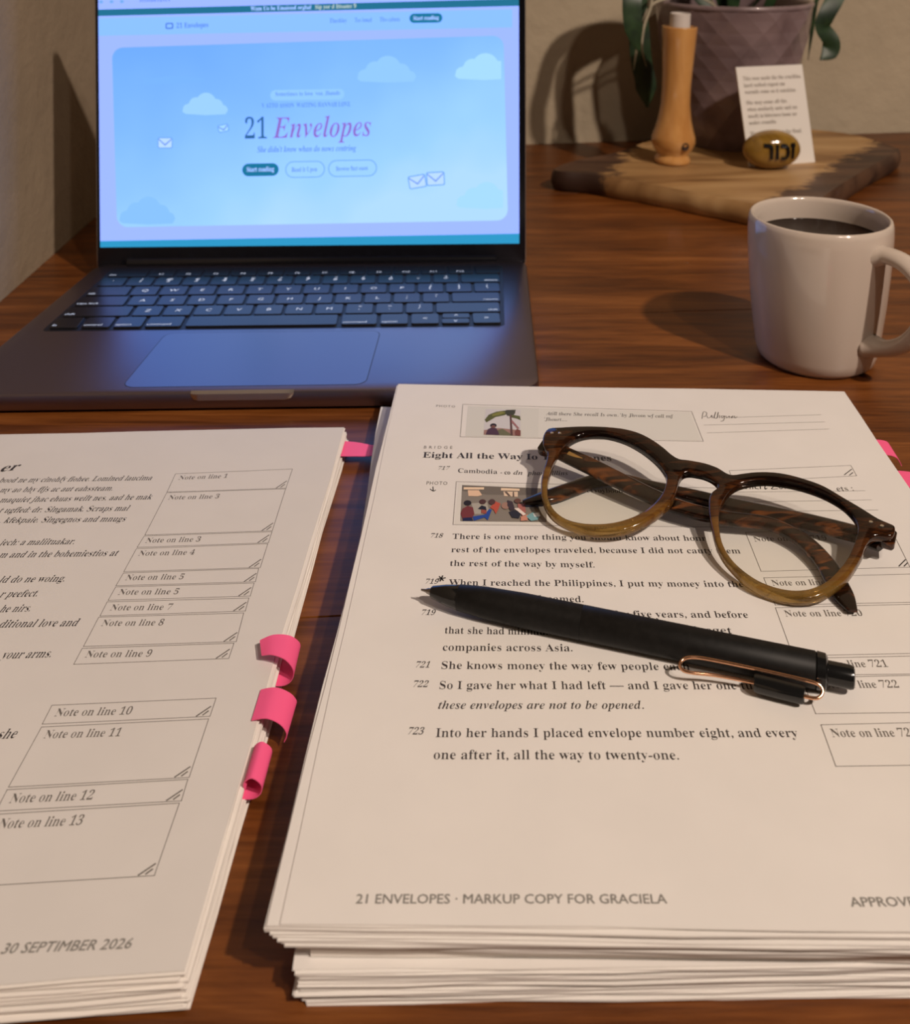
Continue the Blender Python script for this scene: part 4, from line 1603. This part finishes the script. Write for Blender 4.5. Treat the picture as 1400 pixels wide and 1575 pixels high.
s1 = at_px(663); s2 = at_px(706); s3 = at_px(745); s4 = at_px(895); s5 = at_px(1255); s6 = at_px(1273); s7 = plen
pl('tip', [(0.0, 0.0003), (0.0015, 0.0005), (s1 * 0.6, 0.0008), (s1 + 0.0008, 0.0013)], M['pen_tip'])
pl('nose_cone', [(s1, 0.0015), (s1 + 0.0005, 0.0019), (s1 + (s2 - s1) * 0.5, 0.0030), (s2, 0.0038), (s2 + 0.0002, 0.0037)], M['pen_gloss'])
pl('grip', [(s2 - 0.0003, 0.0036), (s2, 0.0039), (s3, 0.0047), (s3 + (s4 - s3) * 0.4, PR), (s4, PR), (s4 + 0.0002, PR - 0.0002)], M['pen'])
pl('barrel', [(s4, PR - 0.0002), (s4 + 0.0003, PR), (s5 - 0.0003, PR), (s5, PR - 0.00025)], M['pen'])
pl('end_ring', [(s5 - 0.0001, PR - 0.0005), (s5 + 0.0003, PR + 0.0001), (s6 - 0.0006, PR - 0.0001), (s6, PR - 0.0009), (s6 + 0.0001, 0.0034)], M['pen_gloss'])
pl('click_button', [(s6 - 0.001, 0.0033), (s7 - 0.0012, 0.0033), (s7 - 0.0003, 0.0030), (s7, 0.0024)], M['pen_gloss'])
wire = [(1168, 1052, 0.0028), (1130, 1044, 0.0031), (1095, 1038, 0.0035), (1066, 1035, 0.0039), (1051, 1031, 0.0042), (1046, 1023, 0.0050), (1050, 1015, 0.0057), (1062, 1011, 0.0063), (1085, 1013, 0.0063), (1140, 1024, 0.0063), (1200, 1037, 0.0062), (1250, 1049, 0.0059), (1263, 1056, 0.0052), (1265, 1067, 0.0040), (1256, 1074, 0.0033), (1236, 1071, 0.0031), (1215, 1066, 0.0031)]
P = catmull([U(x, y, ZT + t) for x, y, t in wire], 6)
V, F = sweep(P, lambda t: (0.00050, 0.00050), CIRC(10), Vector((0, -0.35, 1)).normalized())
obj('clip', V, F, M['rose'], pen, True, label='rose gold wire clip')
P = [U(x, y, ZT + 0.0036) for x, y in ((1160, 1050), (1165, 1051), (1200, 1060), (1233, 1068), (1238, 1069.5))]
V, F = sweep(P, lambda t: (0.0024 * (0.8 if t in (0.0, 1.0) else 1), 0.0018), rrect(2, 2, 0.5, 3), Vector((0, -0.3, 1)).normalized())
obj('clip_mount', V, F, M['pen_gloss'], pen, True, sharp=40)

# ================================================================== BOARD, POT, VASE, CARD, STONE
BZ = 0.017
top_px = [(851, 262), (866, 254), (900, 245), (938, 238), (962, 231), (985, 222), (1020, 215), (1100, 206), (1200, 199), (1300, 206), (1372, 226), (1381, 234), (1340, 258), (1295, 286), (1268, 304), (1240, 326), (1195, 323), (1150, 314), (1100, 304), (1052, 295), (1010, 287), (960, 278), (905, 269), (864, 266)]
tp = catmull([flat(U(x, y, BZ)) for x, y in top_px], 4, True)
cen = sum(tp, Vector()) / len(tp)
rnd = random.Random(5)
rings = []
n = len(tp)
wob = [0.0010 * math.sin(i * 2 * math.pi * 7 / n) + 0.0005 * math.sin(i * 2 * math.pi * 17 / n + 1) for i in range(n)]
for z, ins in ((0.0, 0.0022), (0.002, 0.0002), (0.009, -0.0016), (0.015, -0.0006), (0.018, 0.0008), (BZ, 0.0030)):
    q = inset(tp, ins)
    rings.append([Vector((p.x, p.y, z)) + (p - cen).normalized() * (wob[i] if z < BZ else 0) for i, p in enumerate(q)])
V, F = loft(rings, True, True)
# inner grid ring so colour varies across the top
board = obj('serving_board', V, F, M['board'], None)
tag(board, 'live-edge wooden serving board under the mauve plant pot', 'serving board')
bm = bmesh.new()
bm.from_mesh(board.data)
bmesh.ops.triangulate(bm, faces=[f for f in bm.faces if len(f.verts) > 4])
bmesh.ops.subdivide_edges(bm, edges=[e for e in bm.edges if e.calc_length() > 0.012], cuts=4, use_grid_fill=True)
bmesh.ops.recalc_face_normals(bm, faces=bm.faces)
bm.to_mesh(board.data)
bm.free()
board.data.polygons.foreach_set('use_smooth', [True] * len(board.data.polygons))
board.data.set_sharp_from_angle(angle=math.radians(45))
att = board.data.attributes.new('heart', 'FLOAT', 'POINT')
hl0, hl1 = flat(U(930, 280, BZ)), flat(U(972, 236, BZ))
hr0, hr1 = flat(U(1381, 234, BZ)), flat(U(1262, 308, BZ))


def side_of(p, a, b):               # signed distance, positive to the left of a->b
    t = (b - a).normalized()
    return t.cross(p - a).z


for i, v in enumerate(board.data.vertices):
    p = flat(v.co + board.location)
    # left tip of the slab and the right-hand live edge are dark heartwood
    a = 0.38 + side_of(p, hl0, hl1) * 11
    b = 0.40 + (0.030 - abs(side_of(p, hr0, hr1))) * 11
    att.data[i].value = max(0.0, min(1.0, max(a, b)))

# pot with faceted diamond relief
PC = Vector((0.2665, 1.034, BZ))
pot = thing('potted_plant', 'strap-leaved houseplant in a tall mauve ceramic pot with diamond relief', 'potted plant', PC.to_tuple())
PH_, r0, r1 = 0.136, 0.049, 0.0740
NSEG, NROW = 22, 12
V, F = [], []
V += [PC + Vector((0, 0, 0))]
for j in range(NROW + 1):
    t = j / NROW
    r = r0 + (r1 - r0) * t ** 0.9 + (0.003 * math.sin(min(1, t * 5) * math.pi / 2) - 0.003)
    for i in range(NSEG):
        a = 2 * math.pi * (i + 0.5 * (j % 2)) / NSEG
        bumpr = 0.0016 if (0 < j < NROW) and ((i + (j // 2)) % 2 == 0) else 0.0
        V.append(PC + Vector((math.cos(a) * (r + bumpr), math.sin(a) * (r + bumpr), PH_ * t)))
ix = lambda i, j: 1 + j * NSEG + i % NSEG
for i in range(NSEG):
    F.append([0, ix(i + 1, 0), ix(i, 0)])
for j in range(NROW):
    for i in range(NSEG):
        if j % 2 == 0:
            F.append([ix(i, j), ix(i + 1, j), ix(i, j + 1)])
            F.append([ix(i + 1, j), ix(i + 1, j + 1), ix(i, j + 1)])
        else:
            F.append([ix(i, j), ix(i + 1, j + 1), ix(i, j + 1)])
            F.append([ix(i, j), ix(i + 1, j), ix(i + 1, j + 1)])
pb = obj('pot_body', V, F, M['pot'], pot)
V, F = lathe([(r1 - 0.0045, PH_ - 0.022), (r1 - 0.0042, PH_ - 0.002), (r1 - 0.003, PH_ + 0.0016), (r1 - 0.001, PH_ + 0.002), (r1 + 0.0008, PH_ + 0.0006), (r1 + 0.0004, PH_ - 0.002)], PC, 48, caps=False)
obj('pot_rim', V, F, M['pot'], pot, True)
V, F = lathe([(0.0, PH_ - 0.012), (0.04, PH_ - 0.013), (r1 - 0.003, PH_ - 0.015), (r1 - 0.004, PH_ - 0.020), (0.0, PH_ - 0.020)], PC, 32, caps=False)
obj('soil', V, F, M['soil'], pot, True)
plant = pot


def leaf(pts, wmax, thick=0.0006, tip=0.25, wave=0.0, m='leaf', name='leaf'):
    P = catmull(pts, 7)
    sec = [(-1, 0), (-0.55, 0.55), (0, 0.25), (0.55, 0.55), (1, 0), (0.55, -0.3), (0, -0.6), (-0.55, -0.3)]

    def wf(t):
        s = min(1, 0.45 + t * 3) * (1 if t < 1 - tip else max(0.18, (1 - t) / tip))
        return (wmax * s, thick * 2.5)
    up = lambda t: Vector((math.sin(t * 14) * wave, -1.0, 0.45)).normalized()
    V, F = sweep(P, wf, sec, up)
    return obj(name, V, F, M[m], plant, True, sharp=60)


soil = PC + Vector((0, 0, PH_ - 0.013))


def hang(px, py, Y):
    d = ray(px, py)
    return CAMP + d * (Y / d.y)


leaf([soil + Vector((-0.02, 0, 0)), soil + Vector((-0.045, -0.01, 0.05)), hang(978, -60, 1.000), hang(973, -10, 0.975), hang(973, 25, 0.970), hang(978, 60, 0.970), hang(985, 82, 0.972)], 0.0088)
leaf([soil + Vector((-0.02, -0.01, 0)), soil + Vector((-0.05, -0.005, 0.035)), hang(985, -20, 1.005), hang(984, 60, 1.000), hang(988, 100, 1.000), hang(993, 125, 1.000), hang(996, 165, 1.000)], 0.0100, tip=0.12)
leaf([soil + Vector((0.03, 0, 0)), soil + Vector((0.055, -0.01, 0.05)), hang(1300, -60, 1.015), hang(1288, -10, 1.005), hang(1272, 22, 1.000), hang(1266, 42, 1.000), hang(1278, 62, 1.000), hang(1277, 78, 1.000), hang(1262, 92, 0.997)], 0.0080, tip=0.10, wave=0.25)
leaf([soil + Vector((0.02, 0.02, 0)), soil + Vector((0.06, 0.02, 0.045)), hang(1262, -40, 1.075), hang(1254, 10, 1.075), hang(1248, 55, 1.075), hang(1243, 92, 1.075)], 0.0022)
leaf([soil + Vector((0.0, 0.0, 0)), soil + Vector((0.005, -0.01, 0.08)), soil + Vector((0.03, -0.02, 0.15)), soil + Vector((0.07, -0.03, 0.17))], 0.009)
leaf([soil + Vector((-0.005, 0.01, 0)), soil + Vector((-0.03, 0.0, 0.09)), soil + Vector((-0.07, 0.0, 0.13)), soil + Vector((-0.10, -0.01, 0.10))], 0.009)
leaf([soil + Vector((-0.015, -0.02, 0)), soil + Vector((-0.04, -0.025, 0.03)), hang(1012, -12, 0.990), hang(1000, 15, 0.985), hang(990, 45, 0.980), hang(988, 75, 0.980), hang(994, 102, 0.985)], 0.0012, m='stem', name='dry_stem')
leaf([soil + Vector((-0.01, -0.03, 0)), soil + Vector((-0.04, -0.03, 0.02)), hang(1006, 5, 0.990), hang(986, 50, 0.985), hang(979, 80, 0.985), hang(975, 108, 0.985)], 0.0013, m='stem', name='dry_stem')

# vase
VB = U(1034, 250, BZ)
VB.z = BZ
vax = Vector((0.035, 0, 1)).normalized()
vase = thing('bud_vase', 'slim honey-coloured lacquered wooden bud vase in front of the mauve pot', 'vase', VB.to_tuple())


def zat(y, Y):                      # height (and scale) of the point at depth Y that shows at image row y
    v = y - HZ
    zc = Y * CT / (1 - v * CT * ST / FPX)
    return H - v * CT * zc / FPX, zc / FPX


def vr(r, y):
    z, k = zat(y, VB.y)
    return (r * k, max(0.0, z - BZ))


vp = [(0.0, 0.0), (vr(24, 250)[0], 0.0), vr(27, 248.5), vr(27.8, 245), vr(27, 241), vr(24, 237), vr(24, 235), vr(30, 227), vr(34, 217), vr(33, 208), vr(29.5, 198), vr(25.5, 182), vr(22.5, 160), vr(22, 135), vr(23, 110), vr(24.5, 85), vr(26, 60), vr(27, 42), vr(26.6, 40), vr(20, 40.5), vr(19, 48), vr(18, 70), (0.0, vr(1, 72)[1])]
V, F = lathe(vp, VB, 56, vax, caps=False)
obj('vase_body', V, F, M['vase'], vase, True)
hr_, hz_ = vr(33.6, 219)
hn = Vector((0.36, -0.933, 0)).normalized()
hc = VB + vax * hz_ + hn * hr_
V, F = lathe([(0.0036, -0.003), (0.0036, 0.0003), (0.0031, 0.0006), (0.0026, 0.0002), (0.0, -0.0002)], hc, 20, hn, caps=False)
obj('drilled_hole', V, F, M['hole'], vase, True, sharp=40)
tz0, tz1 = vr(1, 70)[1], vr(1, 20)[1]
tb = VB + vax * tz0
V, F = lathe([(0.0, 0.0), (0.0089, 0.0), (0.0089, tz1 - tz0 - 0.0004), (0.0083, tz1 - tz0), (0.0077, tz1 - tz0 - 0.0004), (0.0077, 0.006), (0.0, 0.005)], tb, 28, vax, caps=False)
obj('glass_tube', V, F, M['tube'], vase, True, sharp=40)

# card leaning on the pot
cBL, cBR = U(1153, 256.5, BZ), U(1254, 249.5, BZ)
cd = (cBR - cBL).normalized()
back = Vector((-cd.y, cd.x, 0))
cu = (Vector((0, 0, 1)) + back * 0.10 - cd * 0.125).normalized()
cn = cd.cross(cu).normalized()
if cn.y > 0: cn = -cn
chh = 0.0885
card = thing('verse_card', 'white card with short printed lines leaning against the mauve pot', 'card', ((cBL + cBR) / 2).to_tuple())
cw = (cBR - cBL).length
ring = [cBL, cBR, cBR + cu * chh, cBL + cu * chh]
V, F = prism(ring, Vector((0, 0, 0)), cn * -0.0016)
cs = obj('card_sheet', V, F, M['card'], card)
cl = ['This rose made the the crucibles,', 'hard ruthed repeat me', 'warmth come on it sunshine.', '', 'She may come all the,', 'when motherly unto and me', 'mostly in bitterness home me', 'under crumble.', '', 'Here they come at the final,', 'sun until his rosy dawn', 'turning over it the.']
wds = [0.88, 0.62, 0.78, 0, 0.62, 0.76, 0.74, 0.42, 0, 0.78, 0.62, 0.6]
yy = 0.0765
for s, wdk in zip(cl, wds):
    if s:
        p0 = cBL + cd * cw * 0.08 + cu * yy
        text_on('printed_line', s, 'b', p0, p0 + cd * cw * wdk, 0.0052, cu, M['card_ink'], cs, cn * 0.00015)
        yy -= 0.0060
    else:
        yy -= 0.0034

# painted stone
SCN = U(1189, 262, BZ)
sx, sy, sz = 0.0245, 0.0150, 0.0172
sc_ = Vector((SCN.x, SCN.y + 0.006, BZ + sz))
V, F = [], []
nu, nv = 40, 24
for j in range(nv + 1):
    ph_ = math.pi * j / nv
    for i in range(nu):
        a = 2 * math.pi * i / nu
        d = Vector((math.sin(ph_) * math.cos(a), math.sin(ph_) * math.sin(a), math.cos(ph_)))
        k_ = 1 + 0.03 * math.sin(2 * a + 1) * math.sin(ph_) + 0.02 * d.x * d.z
        V.append(sc_ + Vector((d.x * sx, d.y * sy, d.z * sz)) * k_)
for j in range(nv):
    for i in range(nu):
        F.append([j * nu + i, (j + 1) * nu + i, (j + 1) * nu + (i + 1) % nu, j * nu + (i + 1) % nu])
stone = thing('painted_stone', 'polished ochre stone with black Hebrew lettering in front of the card', 'stone', (SCN.x, SCN.y, BZ))
so = obj('stone_body', V, F, M['stone'], stone, True)
# brush-painted letters wrapped on the stone surface
V2, F2, wd = text_shape('\u05e8\u05d5\u05db\u05d6', 'hb', 1.12, 6)
ymx = max(v[1] for v in V2)
Vs = []
for x, y in V2:
    lx = -0.0105 + 0.0285 * x / wd
    lz = -0.0055 + 0.0135 * (y / ymx)
    k_ = 1 - (lx / sx) ** 2 - (lz / sz) ** 2
    Vs.append(sc_ + Vector((lx, -sy * math.sqrt(max(k_, 0.02)) * 1.05 - 0.0004, lz)))
obj('painted_lettering', Vs, F2, M['paint'], stone, label='black brushed Hebrew letters')

bpy.data.scenes.remove(TMP)
